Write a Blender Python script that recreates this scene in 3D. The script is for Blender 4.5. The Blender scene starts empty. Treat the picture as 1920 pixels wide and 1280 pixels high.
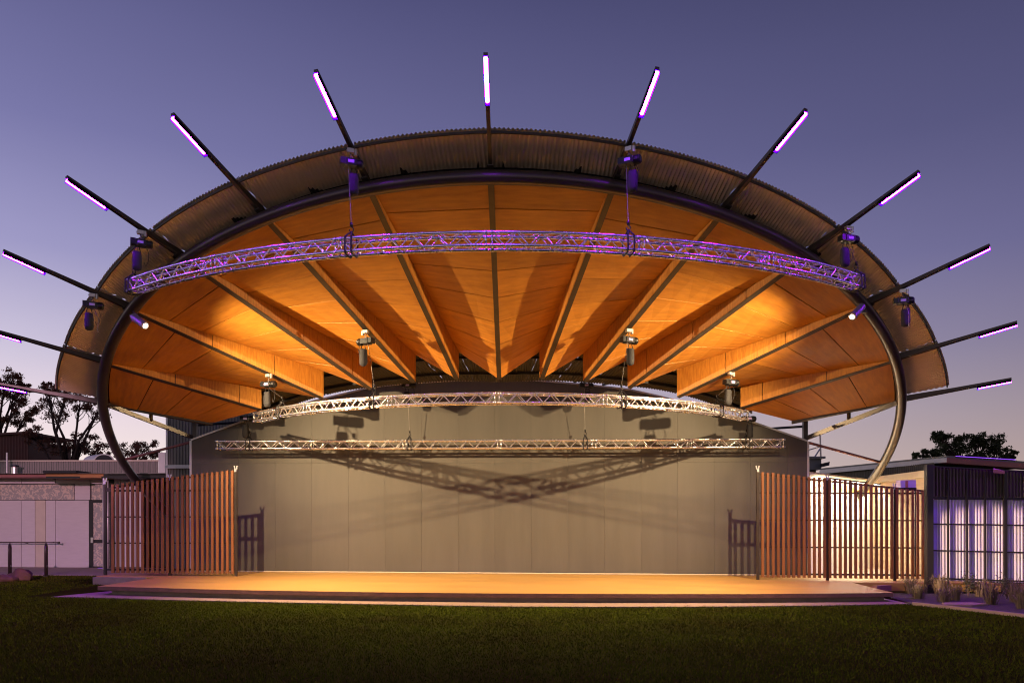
import bpy, math, random
import numpy as np
from mathutils import Vector, Matrix, Quaternion

R = math.radians
random.seed(7)
rng = np.random.default_rng(7)
SC = bpy.context.scene
COL = SC.collection

# ------------------------------------------------------------------ camera
CAMX, CAMZ = 0.47, 1.68
YAW, ROLL = 0.0084, 0.0025
FPX, HORY = 1405.7, 977.4            # focal length in photo pixels, horizon row (of 1280)
cam_d = bpy.data.cameras.new('camera')
cam_d.sensor_width = 36.0
cam_d.lens = FPX / 1920 * 36.0
cam_d.shift_y = (HORY - 640) / 1920
cam_d.clip_end = 2000
cam = bpy.data.objects.new('camera', cam_d)
COL.objects.link(cam)
cam.location = (CAMX, 0, CAMZ)
cam.matrix_world = (Matrix.Translation((CAMX, 0, CAMZ)) @ Matrix.Rotation(YAW, 4, 'Z')
                    @ Matrix.Rotation(R(90), 4, 'X') @ Matrix.Rotation(-ROLL, 4, 'Z'))
SC.camera = cam

# ------------------------------------------------------------------ world: clear dusk sky, afterglow to the left
W = bpy.data.worlds.new('World')
SC.world = W
W.use_nodes = True
nt = W.node_tree
nt.nodes.clear()
def wn(t, **k):
    n = nt.nodes.new(t)
    for a, b in k.items():
        setattr(n, a, b)
    return n
tc = wn('ShaderNodeTexCoord')
sep = wn('ShaderNodeSeparateXYZ')
nt.links.new(tc.outputs['Generated'], sep.inputs[0])
def wmath(op, a, b=None, clamp=False):
    n = wn('ShaderNodeMath', operation=op, use_clamp=clamp)
    for i, v in enumerate((a, b)):
        if v is None:
            continue
        if isinstance(v, (int, float)):
            n.inputs[i].default_value = v
        else:
            nt.links.new(v, n.inputs[i])
    return n.outputs[0]
def srgb(r, g, b):
    f = lambda c: (c / 255 / 12.92) if c / 255 <= .04045 else ((c / 255 + .055) / 1.055) ** 2.4
    return (f(r), f(g), f(b), 1)
def wramp(stops, fac):
    n = wn('ShaderNodeValToRGB')
    n.color_ramp.interpolation = 'EASE' if False else 'LINEAR'
    e = n.color_ramp.elements
    while len(e) < len(stops):
        e.new(0.5)
    for el, (p, c) in zip(e, stops):
        el.position = p
        el.color = srgb(*c)
    nt.links.new(fac, n.inputs[0])
    return n.outputs[0]
elev = wmath('MAXIMUM', sep.outputs[2], 0.0)
west = wramp([(0.0, (255, 226, 204)), (.07, (255, 238, 236)), (.12, (244, 226, 235)), (.19, (210, 200, 224)),
              (.30, (160, 155, 200)), (.42, (122, 120, 171)), (.58, (85, 84, 132)), (1.0, (34, 34, 58))], elev)
east = wramp([(0.0, (180, 150, 138)), (.07, (168, 147, 147)), (.13, (150, 136, 149)), (.20, (127, 118, 148)),
              (.30, (101, 98, 141)), (.42, (81, 80, 121)), (.58, (58, 58, 93)), (1.0, (26, 26, 44))], elev)
hx = wmath('MULTIPLY', sep.outputs[0], sep.outputs[0])
hy = wmath('MULTIPLY', sep.outputs[1], sep.outputs[1])
hl = wmath('SQRT', wmath('ADD', wmath('ADD', hx, hy), 1e-4))
az = wmath('DIVIDE', sep.outputs[0], hl)
az = wmath('ADD', wmath('MULTIPLY', az, 0.78), 0.47, clamp=True)
mix = wn('ShaderNodeMix', data_type='RGBA')
nt.links.new(az, mix.inputs[0])
nt.links.new(west, mix.inputs[6])
nt.links.new(east, mix.inputs[7])
sky = wn('ShaderNodeTexSky', sky_type='NISHITA', sun_disc=False)
sky.sun_elevation = R(-1.5)
sky.sun_rotation = R(-55)
sky.altitude = 100
sn = wn('ShaderNodeTexNoise')                      # faint uneven high haze
sn.inputs['Scale'].default_value = 2.2
sn.inputs['Detail'].default_value = 4
smp = wn('ShaderNodeMapping')
smp.inputs['Scale'].default_value = (1, 1, 3.5)
nt.links.new(tc.outputs['Generated'], smp.inputs[0])
nt.links.new(smp.outputs[0], sn.inputs['Vector'])
smr = wn('ShaderNodeMapRange')
smr.inputs[3].default_value = .89
smr.inputs[4].default_value = 1.01
nt.links.new(sn.outputs[0], smr.inputs[0])
bg1 = wn('ShaderNodeBackground')
nt.links.new(smr.outputs[0], bg1.inputs[1])
nt.links.new(mix.outputs[2], bg1.inputs[0])
bg2 = wn('ShaderNodeBackground')
bg2.inputs[1].default_value = 0.05
nt.links.new(sky.outputs[0], bg2.inputs[0])
ads = wn('ShaderNodeAddShader')
nt.links.new(bg1.outputs[0], ads.inputs[0])
nt.links.new(bg2.outputs[0], ads.inputs[1])
wo = wn('ShaderNodeOutputWorld')
nt.links.new(ads.outputs[0], wo.inputs[0])

SC.view_settings.view_transform = 'Standard'
SC.view_settings.look = 'None'
SC.view_settings.gamma = 1
SC.view_settings.exposure = 0
SC.view_settings.use_curve_mapping = False
SC.render.engine = 'CYCLES'
SC.cycles.use_denoising = True
SC.cycles.filter_width = 1.1
SC.cycles.max_bounces = 8
SC.cycles.sample_clamp_indirect = 6
SC.cycles.caustics_reflective = False
SC.cycles.caustics_refractive = False

WARM = (1.0, 0.71, 0.38)
def add_light(name, kind, loc, target, watt, col, size=.1, angle=None, blend=.15, parent=None):
    d = bpy.data.lights.new(name, kind)
    d.energy = watt
    d.color = col
    if kind == 'AREA':
        d.size = size
    else:
        d.shadow_soft_size = size
    if kind == 'SPOT':
        d.spot_size = R(angle)
        d.spot_blend = blend
    o = bpy.data.objects.new(name, d)
    COL.objects.link(o)
    o.location = loc
    if target is not None:
        o.rotation_euler = (Vector(target) - Vector(loc)).to_track_quat('-Z', 'Y').to_euler()
    return o
# wash lights added out of view to light the buildings either side of the stage
add_light('wash_light', 'SPOT', (-7.6, -1.5, 6.2), (-14.6, 25.6, 1.9), 12500, (1.0, .52, .74), .10, 17, .5)
add_light('wash_light', 'SPOT', (-12.0, 6.0, 4.6), (12.5, 18.5, .75), 60000, (1.0, .66, .50), .05, 5.6, .4)

# ------------------------------------------------------------------ pixel -> place helper (a point of the photo at a known depth)
def at(px, py, Y):
    u, v = px - 960, py - HORY
    u, v = u - ROLL * v, v + ROLL * u
    dx, dy, dz = u / FPX, 1.0, -v / FPX
    s, c = -math.sin(YAW), math.cos(YAW)
    wx, wy = c * dx + s * dy, -s * dx + c * dy
    k = Y / wy
    return Vector((CAMX + wx * k, Y, CAMZ + dz * k))
FALL = 0.009                         # the site falls gently to the right
def gz(x):
    return -FALL * x
ST = 0.21                            # stage height above the lawn

# ------------------------------------------------------------------ materials
def mat(name, base, rough=.6, metal=0., noise=None, bump=None, vary=0., spec=.5, coord='Object', scale=(1, 1, 1), emis=None, emis_s=0., second=None):
    m = bpy.data.materials.new(name)
    m.use_nodes = True
    t = m.node_tree
    b = t.nodes['Principled BSDF']
    b.inputs['Base Color'].default_value = (*base, 1)
    b.inputs['Roughness'].default_value = rough
    b.inputs['Metallic'].default_value = metal
    b.inputs['Specular IOR Level'].default_value = spec
    if emis:
        b.inputs['Emission Color'].default_value = (*emis, 1)
        b.inputs['Emission Strength'].default_value = emis_s
    if noise or bump or vary:
        c = t.nodes.new('ShaderNodeTexCoord')
        mp = t.nodes.new('ShaderNodeMapping')
        mp.inputs['Scale'].default_value = scale
        t.links.new(c.outputs[coord], mp.inputs[0])
        oi = t.nodes.new('ShaderNodeObjectInfo')
        ad = t.nodes.new('ShaderNodeVectorMath')
        ad.operation = 'ADD'
        sc_ = t.nodes.new('ShaderNodeVectorMath')
        sc_.operation = 'SCALE'
        sc_.inputs[0].default_value = (37., 19., 53.)
        t.links.new(oi.outputs['Random'], sc_.inputs['Scale'])
        t.links.new(mp.outputs[0], ad.inputs[0])
        t.links.new(sc_.outputs[0], ad.inputs[1])
        vec = ad.outputs[0]
        col = None
        if noise:
            ns, amt = noise
            n1 = t.nodes.new('ShaderNodeTexNoise')
            n1.inputs['Scale'].default_value = ns
            n1.inputs['Detail'].default_value = 6
            n1.inputs['Roughness'].default_value = .62
            t.links.new(vec, n1.inputs['Vector'])
            rp = t.nodes.new('ShaderNodeValToRGB')
            lo = second if second else tuple(max(0, x * (1 - amt)) for x in base)
            hi = tuple(min(1, x * (1 + amt)) for x in base)
            rp.color_ramp.elements[0].position = .28
            rp.color_ramp.elements[0].color = (*lo, 1)
            rp.color_ramp.elements[1].position = .74
            rp.color_ramp.elements[1].color = (*hi, 1)
            t.links.new(n1.outputs[0], rp.inputs[0])
            col = rp.outputs[0]
            rr = t.nodes.new('ShaderNodeMapRange')
            rr.inputs[3].default_value = max(.02, rough - .12)
            rr.inputs[4].default_value = min(1, rough + .12)
            t.links.new(n1.outputs[0], rr.inputs[0])
            t.links.new(rr.outputs[0], b.inputs['Roughness'])
        if vary:
            hs = t.nodes.new('ShaderNodeHueSaturation')
            mr = t.nodes.new('ShaderNodeMapRange')
            mr.inputs[3].default_value = 1 - vary
            mr.inputs[4].default_value = 1 + vary
            t.links.new(oi.outputs['Random'], mr.inputs[0])
            t.links.new(mr.outputs[0], hs.inputs['Value'])
            if col:
                t.links.new(col, hs.inputs['Color'])
            else:
                hs.inputs['Color'].default_value = (*base, 1)
            col = hs.outputs[0]
        if col:
            t.links.new(col, b.inputs['Base Color'])
        if bump:
            bs, st = bump
            n2 = t.nodes.new('ShaderNodeTexNoise')
            n2.inputs['Scale'].default_value = bs
            n2.inputs['Detail'].default_value = 4
            t.links.new(vec, n2.inputs['Vector'])
            bp = t.nodes.new('ShaderNodeBump')
            bp.inputs['Strength'].default_value = st
            bp.inputs['Distance'].default_value = .02
            t.links.new(n2.outputs[0], bp.inputs['Height'])
            t.links.new(bp.outputs[0], b.inputs['Normal'])
    return m

M = {}
M['ply'] = mat('stained plywood', (.53, .225, .028), .5, noise=(1.6, .2), bump=(9, .03), vary=.13, coord='UV', scale=(1.0, 6.0, 1), second=(.41, .150, .018))
M['ply_fin'] = mat('stained plywood fin', (.53, .235, .034), .5, noise=(3.0, .22), bump=(9, .12), vary=.09, coord='UV', scale=(9.0, 1.0, 1), second=(.38, .13, .016))
M['steel'] = mat('dark painted steel', (.058, .044, .032), .42, .25, noise=(5, .25), spec=.5)
M['tube'] = mat('bronze painted tube', (.060, .045, .034), .30, .3)
M['void'] = mat('matt black lining', (.004, .004, .004), .9, spec=.1)
M['black'] = mat('black paint', (.012, .011, .011), .6)
M['soffit'] = mat('aged zincalume sheet', (.76, .65, .53), .5, .4, noise=(2.2, .10))
M['roof_shaded'] = mat('shaded roof sheet', (.055, .050, .044), .6, .1, noise=(2, .2))  # same sheet as the soffit, with the inner shade put into its colour
M['roof_dark'] = mat('edge beam', (.035, .03, .026), .5, .2)
M['wall'] = mat('grey fibre cement', (.096, .087, .074), .62, noise=(1.1, .13), bump=(60, .10), vary=.035, scale=(2.2, 2.2, .28))
M['flash'] = mat('pale metal flashing', (.62, .60, .56), .4, .3, noise=(3, .08))
M['alu'] = mat('aluminium truss tube', (.80, .80, .82), .26, .92, noise=(6, .06))
M['strap'] = mat('black webbing', (.018, .016, .02), .75, noise=(20, .3))
M['hoist'] = mat('hoist black enamel', (.010, .010, .012), .35, .15, noise=(9, .3))
M['bag'] = mat('black canvas bag', (.016, .015, .018), .8, noise=(12, .35), bump=(14, .35))
M['chain'] = mat('hoist chain', (.22, .20, .19), .4, .8)
M['zinc'] = mat('zinc clamp', (.62, .58, .52), .35, .8)
M['led'] = mat('violet light tube', (.9, .8, 1), .5, emis=(.27, .0028, 1.0), emis_s=850.)
M['led_dim'] = mat('violet strip', (.5, .3, .8), .5, emis=(.30, .06, 1.0), emis_s=1.2)
M['led_lip'] = mat('light channel', (.0045, .004, .016), .7, spec=.02)
M['lens'] = mat('lamp lens', (1, 1, 1), .3, emis=(1, .9, .85), emis_s=9)
M['lamp_body'] = mat('lamp housing', (.20, .19, .19), .4, .5, noise=(8, .15))
M['stage'] = mat('sealed stage concrete', (.50, .285, .066), .42, noise=(1.3, .2), bump=(22, .06), scale=(.35, 1.6, 1), second=(.42, .225, .048))
M['concrete'] = mat('brown concrete edge', (.30, .225, .175), .75, noise=(4, .25), bump=(30, .2))
M['edge_brown'] = mat('brown stage fascia', (.20, .105, .06), .7, noise=(5, .25), bump=(30, .2))
M['pave'] = mat('pale paving edge', (.30, .205, .13), .7, noise=(6, .14), bump=(40, .15))
M['slat'] = mat('oiled hardwood', (.28, .108, .030), .5, noise=(4, .35), bump=(20, .15), vary=.2, scale=(6, 6, .5))
M['lawn'] = mat('mown lawn', (.020, .028, .003), .95, noise=(1.1, .35), bump=(60, .5), second=(.020, .018, .004), spec=.0)
M['grass'] = mat('grass blades', (.054, .076, .004), .85, noise=(.55, .5), second=(.048, .044, .007), spec=.0)
M['soil'] = mat('mulch', (.060, .042, .034), .95, noise=(14, .55), bump=(30, .9))
M['panel'] = mat('pale facade panel', (.60, .56, .53), .55, noise=(3, .05), vary=.03, scale=(1, 1, 5))
M['panel_warm_light'] = mat('warm lit facade strip', (.60, .53, .40), .55, noise=(3, .08))  # patch of warm light put into the panel colour
M['frame_dark'] = mat('dark bronze frame', (.022, .019, .017), .45, .2)
M['orange'] = mat('stained timber fascia', (.42, .19, .06), .55, noise=(3, .2), scale=(1, 6, 6))
M['pinkf'] = mat('rust red fascia', (.33, .13, .12), .55, noise=(3, .12))
M['corr'] = mat('galvanised corrugated', (.20, .19, .155), .5, .25, noise=(2, .15))
M['corr_olive'] = mat('olive corrugated', (.105, .088, .052), .5, .2, noise=(2, .15))
M['corr_white'] = mat('white corrugated', (.74, .70, .70), .45, .1, noise=(2, .06))
M['corr_red'] = mat('red brown shed sheet', (.10, .020, .014), .6, noise=(3, .2))
M['white'] = mat('white rendered wall', (.82, .79, .72), .6, noise=(2, .04))
M['cream'] = mat('cream metal', (.66, .56, .40), .5, noise=(3, .06))
M['block'] = mat('cream masonry', (.62, .49, .33), .8, noise=(9, .12), vary=.12, bump=(40, .25))
M['rock'] = mat('red sandstone', (.085, .036, .022), .85, noise=(5, .4), bump=(9, .8))
M['bark'] = mat('tree bark', (.055, .030, .024), .9, noise=(8, .4), bump=(14, .6))
M['leaf_w'] = mat('gum leaves', (.11, .058, .040), .6, noise=(1.3, .4), vary=.1, second=(.040, .040, .016))
M['leaf_e'] = mat('dark tree leaves', (.055, .070, .024), .6, noise=(1.3, .4), vary=.1)
for k_ in ('leaf_w', 'leaf_e'):                     # thin leaves let the sky glow through
    t_ = M[k_].node_tree
    b_ = t_.nodes['Principled BSDF']
    tr_ = t_.nodes.new('ShaderNodeBsdfTranslucent')
    tr_.inputs[0].default_value = (.36, .12, .075, 1) if k_ == 'leaf_w' else (.05, .06, .02, 1)
    mx_ = t_.nodes.new('ShaderNodeMixShader')
    mx_.inputs[0].default_value = .5
    t_.links.new(b_.outputs[0], mx_.inputs[1])
    t_.links.new(tr_.outputs[0], mx_.inputs[2])
    t_.links.new(mx_.outputs[0], t_.nodes['Material Output'].inputs[0])
M['straw'] = mat('dry tussock', (.17, .115, .065), .8, noise=(4, .4), second=(.12, .10, .045))
M['greybox'] = mat('grey plant casing', (.18, .19, .19), .5, .2, noise=(4, .1))
M['lilac'] = mat('lilac tint', (.46, .36, .70), .4, noise=(4, .06))  # on the equipment box this colour stands for violet light
def foil():                                       # frosted glass with a leaf pattern
    m = bpy.data.materials.new('leaf patterned glass')
    m.use_nodes = True
    t = m.node_tree
    b = t.nodes['Principled BSDF']
    c = t.nodes.new('ShaderNodeTexCoord')
    v = t.nodes.new('ShaderNodeTexNoise')
    v.inputs['Scale'].default_value = 5.5
    v.inputs['Detail'].default_value = 3.0
    v.inputs['Distortion'].default_value = 2.2
    t.links.new(c.outputs['Object'], v.inputs['Vector'])
    r = t.nodes.new('ShaderNodeValToRGB')
    r.color_ramp.interpolation = 'CONSTANT'
    r.color_ramp.elements[0].color = (.34, .32, .28, 1)
    r.color_ramp.elements[1].color = (.60, .50, .38, 1)
    r.color_ramp.elements[1].position = .52
    t.links.new(v.outputs[0], r.inputs[0])
    t.links.new(r.outputs[0], b.inputs['Base Color'])
    b.inputs['Roughness'].default_value = .35
    return m
M['foil'] = foil()

# ------------------------------------------------------------------ mesh helpers
WORLD = {}
class MB:
    def __init__(self):
        self.v, self.f, self.uv = [], [], []
        self.has_uv = False
    def face(self, pts, uv=None):
        n = len(self.v)
        self.v += [tuple(p) for p in pts]
        self.f.append(tuple(range(n, n + len(pts))))
        if uv:
            self.has_uv = True
        self.uv.append(uv if uv else [(0, 0)] * len(pts))
    def add(self, vs, fs):
        n = len(self.v)
        self.v += [tuple(p) for p in vs]
        for f in fs:
            self.f.append(tuple(n + i for i in f))
            self.uv.append([(0, 0)] * len(f))
    def hexa(self, b, t):          # b, t: four points each, same winding
        self.add(list(b) + list(t), [(3, 2, 1, 0), (4, 5, 6, 7), (0, 1, 5, 4), (1, 2, 6, 5), (2, 3, 7, 6), (3, 0, 4, 7)])
        return self
    def box(self, x0, x1, y0, y1, z0, z1):
        return self.hexa([(x0, y0, z0), (x1, y0, z0), (x1, y1, z0), (x0, y1, z0)],
                         [(x0, y0, z1), (x1, y0, z1), (x1, y1, z1), (x0, y1, z1)])
    def obox(self, c, a, b, d):    # centre and three half vectors
        c, a, b, d = map(Vector, (c, a, b, d))
        return self.hexa([c - a - b - d, c + a - b - d, c + a + b - d, c - a + b - d],
                         [c - a - b + d, c + a - b + d, c + a + b + d, c - a + b + d])
    def bar(self, p0, p1, w, h, up=(0, 0, 1)):
        p0, p1 = Vector(p0), Vector(p1)
        d = (p1 - p0)
        s = d.cross(Vector(up)).normalized() * w / 2
        u = s.cross(d).normalized() * h / 2
        return self.obox((p0 + p1) / 2, d / 2, s, u)
    def sweep(self, pts, r, n=8, cap=True):
        pts = [Vector(p) for p in pts]
        rs = r if isinstance(r, (list, tuple)) else [r] * len(pts)
        base = len(self.v)
        up = None
        for i, p in enumerate(pts):
            d = (pts[min(i + 1, len(pts) - 1)] - pts[max(i - 1, 0)]).normalized()
            if up is None:
                up = Vector((0, 0, 1)) if abs(d.z) < .9 else Vector((1, 0, 0))
            s = d.cross(up).normalized()
            up = s.cross(d).normalized()
            for k in range(n):
                a = 2 * math.pi * k / n
                self.v.append(tuple(p + (s * math.cos(a) + up * math.sin(a)) * rs[i]))
        for i in range(len(pts) - 1):
            for k in range(n):
                a, b = base + i * n + k, base + i * n + (k + 1) % n
                self.f.append((a, b, b + n, a + n))
                self.uv.append([(0, 0)] * 4)
        if cap:
            self.f.append(tuple(base + k for k in range(n))[::-1])
            self.uv.append([(0, 0)] * n)
            e = base + (len(pts) - 1) * n
            self.f.append(tuple(e + k for k in range(n)))
            self.uv.append([(0, 0)] * n)
        return self
    def tube(self, p0, p1, r, n=8):
        return self.sweep([p0, p1], r, n)
    def lathe(self, c, axis, prof, n=12):
        axis = Vector(axis).normalized()
        s = axis.orthogonal().normalized()
        t = axis.cross(s)
        c = Vector(c)
        base = len(self.v)
        for h, r in prof:
            for k in range(n):
                a = 2 * math.pi * k / n
                self.v.append(tuple(c + axis * h + (s * math.cos(a) + t * math.sin(a)) * r))
        for i in range(len(prof) - 1):
            for k in range(n):
                a, b = base + i * n + k, base + i * n + (k + 1) % n
                self.f.append((a, b, b + n, a + n))
                self.uv.append([(0, 0)] * 4)
        self.f.append(tuple(base + k for k in range(n))[::-1])
        self.uv.append([(0, 0)] * n)
        e = base + (len(prof) - 1) * n
        self.f.append(tuple(e + k for k in range(n)))
        self.uv.append([(0, 0)] * n)
        return self
    def prism(self, poly, off):
        poly = [Vector(p) for p in poly]
        off = Vector(off)
        n = len(poly)
        self.add(poly + [p + off for p in poly],
                 [tuple(range(n))[::-1], tuple(range(n, 2 * n))] + [(i, (i + 1) % n, n + (i + 1) % n, n + i) for i in range(n)])
        return self
    def mesh(self, name, m, org=(0, 0, 0), smooth=False):
        me = bpy.data.meshes.new(name)
        o = Vector(org)
        me.from_pydata([(x - o.x, y - o.y, z - o.z) for x, y, z in self.v], [], self.f)
        if self.has_uv:
            ul = me.uv_layers.new(name='uv')
            ul.data.foreach_set('uv', [c for f in self.uv for p in f for c in p])
        if m:
            me.materials.append(M[m] if isinstance(m, str) else m)
        if smooth:
            for p in me.polygons:
                p.use_smooth = True
        me.update()
        return me
    def build(self, name, m, parent=None, smooth=False, org=None, bevel=0):
        if parent is not None:
            w = WORLD[parent]
        else:
            w = Vector(org) if org is not None else Vector((0, 0, 0))
        o = bpy.data.objects.new(name, self.mesh(name, m, w, smooth))
        COL.objects.link(o)
        if parent is not None:
            o.parent = parent
        else:
            o.location = w
        WORLD[o] = w
        if smooth:
            pass
        if bevel:
            b = o.modifiers.new('bevel', 'BEVEL')
            b.width = bevel
            b.segments = 2
            b.limit_method = 'ANGLE'
        return o
def place(mesh, name, parent, mtx):
    """one piece that shares its mesh with its like"""
    o = bpy.data.objects.new(name, mesh)
    COL.objects.link(o)
    o.parent = parent
    o.matrix_basis = Matrix.Translation(-WORLD[parent]) @ mtx
    WORLD[o] = WORLD[parent]
    return o
def tag(o, label=None, cat=None, group=None, kind=None):
    if label: o['label'] = label
    if cat: o['category'] = cat
    if group: o['group'] = group
    if kind: o['kind'] = kind
    return o
def thing(name, loc, label, cat, group=None):
    o = bpy.data.objects.new(name, None)
    o.empty_display_size = .2
    COL.objects.link(o)
    o.location = loc
    WORLD[o] = Vector(loc)
    return tag(o, label, cat, group)
def struct(mb, name, m, smooth=False):
    return tag(mb.build(name, m, smooth=smooth), kind='structure')
UNIT_ROD = MB().sweep([(0, 0, 0), (0, 0, 1)], 1.0, 6).mesh('brace', 'alu', smooth=True)
def rod_mtx(p0, p1, r):
    p0, p1 = Vector(p0), Vector(p1)
    d = p1 - p0
    q = d.to_track_quat('Z', 'Y')
    return Matrix.Translation(p0) @ q.to_matrix().to_4x4() @ Matrix.Diagonal((r, r, d.length, 1))
UNIT_BOX = {}
def unit_box(name, m, bev=0):
    key = (name, m)
    if key not in UNIT_BOX:
        UNIT_BOX[key] = MB().box(-.5, .5, -.5, .5, -.5, .5).mesh(name, m)
    return UNIT_BOX[key]
def box_mtx(x0, x1, y0, y1, z0, z1):
    return (Matrix.Translation(((x0 + x1) / 2, (y0 + y1) / 2, (z0 + z1) / 2))
            @ Matrix.Diagonal((x1 - x0, y1 - y0, z1 - z0, 1)))
def corrugated(mb, p0, p1, z0f, z1f, pitch=.076, amp=.010, n=6, sharp=1.0):
    """upright corrugated sheet from plan point p0 to p1; z0f/z1f give bottom and top at 0..1"""
    p0, p1 = Vector((p0[0], p0[1])), Vector((p1[0], p1[1]))
    L = (p1 - p0).length
    d = (p1 - p0) / L
    nr = Vector((d.y, -d.x))
    N = max(2, int(L / pitch * n))
    vs = []
    for i in range(N + 1):
        s = L * i / N
        q = p0 + d * s + nr * (amp * max(-1., min(1., sharp * math.cos(2 * math.pi * s / pitch))))
        vs += [(q.x, q.y, z0f(s / L)), (q.x, q.y, z1f(s / L))]
    mb.add(vs, [(2 * i, 2 * i + 2, 2 * i + 3, 2 * i + 1) for i in range(N)])
    return mb

# ================================================================== ground and stage
def on_ground(px, py, h):
    """point of the photo that lies on the site plane raised by h"""
    d = at(px, py, 1.0) - Vector((CAMX, 0, CAMZ))
    k = (h - FALL * CAMX - CAMZ) / (d.z + FALL * d.x)
    return Vector((CAMX, 0, CAMZ)) + d * k
def gzc(x):
    return gz(max(-32, min(32, x)))
mb = MB()
xs = [-600, -120, -32, -20, -10, 0, 10, 20, 32, 120, 600]
ys = [-60, -10, 0, 6, 12, 16, 20, 26, 40, 120, 900]
for i in range(len(xs) - 1):
    for j in range(len(ys) - 1):
        mb.face([(xs[i], ys[j], gzc(xs[i])), (xs[i + 1], ys[j], gzc(xs[i + 1])),
                 (xs[i + 1], ys[j + 1], gzc(xs[i + 1])), (xs[i], ys[j + 1], gzc(xs[i]))])
struct(mb, 'lawn', 'lawn')

# short mown grass: many small blades, nobody could count them
N = 340000
gx = rng.uniform(-15, 14, N)
gy = 6.5 + (rng.random(N) ** 1.25) * 10.5
ex = rng.random(N) < .06
gx[ex] = rng.uniform(-17, -9.6, ex.sum())
gy[ex] = rng.uniform(16.4, 22, ex.sum())
front_px = [(60, 1119), (160, 1120), (320, 1125), (480, 1128.5), (760, 1134), (930, 1137), (1120, 1138), (1400, 1137), (1560, 1135), (1706, 1132.5), (1930, 1156)]
fp = [on_ground(a, b, 0) for a, b in front_px]
lim = np.interp(gx, [p.x for p in fp], [p.y for p in fp])
lim[gx < fp[0].x - .2] = 22
keep = gy < lim + .02
gx, gy = gx[keep], gy[keep]
n = len(gx)
hgt = rng.uniform(.018, .042, n)
ang = rng.uniform(0, 6.283, n)
wid = rng.uniform(.004, .008, n) * (gy / 10)
lean = rng.normal(0, .016, (n, 2))
base = np.stack([gx, gy, -FALL * gx], 1)
dw = np.stack([np.cos(ang) * wid, np.sin(ang) * wid, np.zeros(n)], 1)
tip = base + np.stack([lean[:, 0], lean[:, 1], hgt], 1)
V = np.stack([base - dw, base + dw, tip], 1).reshape(-1, 3)
me = bpy.data.meshes.new('grass_blades')
me.vertices.add(len(V))
me.vertices.foreach_set('co', V.ravel())
me.loops.add(len(V))
me.loops.foreach_set('vertex_index', np.arange(len(V), dtype=np.int32))
me.polygons.add(n)
me.polygons.foreach_set('loop_start', np.arange(0, 3 * n, 3, dtype=np.int32))
me.materials.append(M['grass'])
me.update(calc_edges=True)
go = bpy.data.objects.new('grass', me)
COL.objects.link(go)
tag(go, 'short green lawn grass in front of the stage', 'grass', kind='stuff')

# stage deck: bowed front slab over a recessed riser
def sp(x, y, h):
    return (x, y, h + gz(x))
deck_px = [(183, 1098.3), (300, 1101.5), (400, 1104.3), (480, 1106), (700, 1109.5), (930, 1111.8), (1120, 1112.7), (1400, 1112.9), (1560, 1111.8), (1675, 1110.6)]
dk = [on_ground(a, b, ST) for a, b in deck_px]
stage = thing('stage', (0, 17.5, 0), 'wide low concrete stage lit amber below the timber ceiling', 'stage')
bl, br = (-8.72, 19.15), (8.86, 18.95)
poly = [(p.x, p.y) for p in dk] + [br, bl]
mb = MB()
mb.prism([sp(x, y, ST - .085) for x, y in poly], (0, 0, .085))
ds_ = mb.build('deck_slab', 'stage', stage)
ds_.data.materials.append(M['edge_brown'])
for pl in ds_.data.polygons:
    if pl.normal.z < .5:
        pl.material_index = 1
mb = MB()
inner = [(p.x * .985 + (.1 if i in (0,) else 0), p.y + .16) for i, p in enumerate(dk)]
mb.prism([sp(x, y, -.05) for x, y in inner + [(8.6, 18.9), (-8.5, 19.1)]], (0, 0, ST - .09 + .05))
mb.build('riser', 'concrete', stage)
mb = MB()
lx = at(182, 1080, 19.3).x
mb.prism([sp(x, y, -.05) for x, y in [(lx, 19.25), bl, br, (12.6, 18.95), (12.6, 21.26), (lx, 21.26)]], (0, 0, ST + .05))
mb.build('back_platform', 'stage', stage, bevel=.012)
edge = MB()
edge.prism([sp(x, y, -.04) for x, y in [(lx, 19.1), (bl[0] - .35, 19.1), (bl[0] - .35, 19.243), (lx, 19.243)]], (0, 0, ST + .02))
edge.build('platform_edge', 'concrete', stage)
# pale paving strip round the stage foot
outer = [on_ground(a, b, .02) for a, b in [(95, 1118.3), (160, 1119), (320, 1124), (480, 1127.6), (760, 1133), (930, 1136), (1120, 1137), (1400, 1136), (1560, 1134), (1706, 1131.3)]]
inn = [on_ground(205, 1107.5, .02)] + [Vector((p.x, p.y + .35, 0)) for p in dk[1:-1]] + [on_ground(1650, 1119.5, .02)]
mb = MB()
nn = len(outer)
for i in range(nn - 1):
    a, b, c, d = outer[i], outer[i + 1], inn[i + 1], inn[i]
    mb.hexa([sp(q.x, q.y, -.03) for q in (a, b, c, d)], [sp(q.x, q.y, .022) for q in (a, b, c, d)])
struct(mb, 'paving_strip', 'pave')
# path along the left building and the planted bed on the right
mb = MB()
mb.hexa([sp(x, y, -.02) for x, y in [(-30, 22.0), (-10.2, 22.0), (-10.2, 25.7), (-30, 25.7)]],
        [sp(x, y, .02) for x, y in [(-30, 22.0), (-10.2, 22.0), (-10.2, 25.7), (-30, 25.7)]])
struct(mb, 'path', 'concrete')
bed_px = [(1712, 1132), (1780, 1139), (1850, 1147), (1930, 1156)]
bp = [on_ground(a, b, .02) for a, b in bed_px]
mb = MB()
loop = [(p.x, p.y + .06) for p in bp] + [(bp[-1].x + 4, bp[-1].y - 1), (16, 18.1), (9.3, 18.1), (8.9, 17.0)]
mb.prism([sp(x, y, -.03) for x, y in loop], (0, 0, .055))
struct(mb, 'garden_bed', 'soil')
mb = MB()
for a, b in zip(bp[:-1], bp[1:]):
    mb.bar((a.x, a.y, .03 + gz(a.x)), (b.x, b.y, .03 + gz(b.x)), .09, .07)
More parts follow.
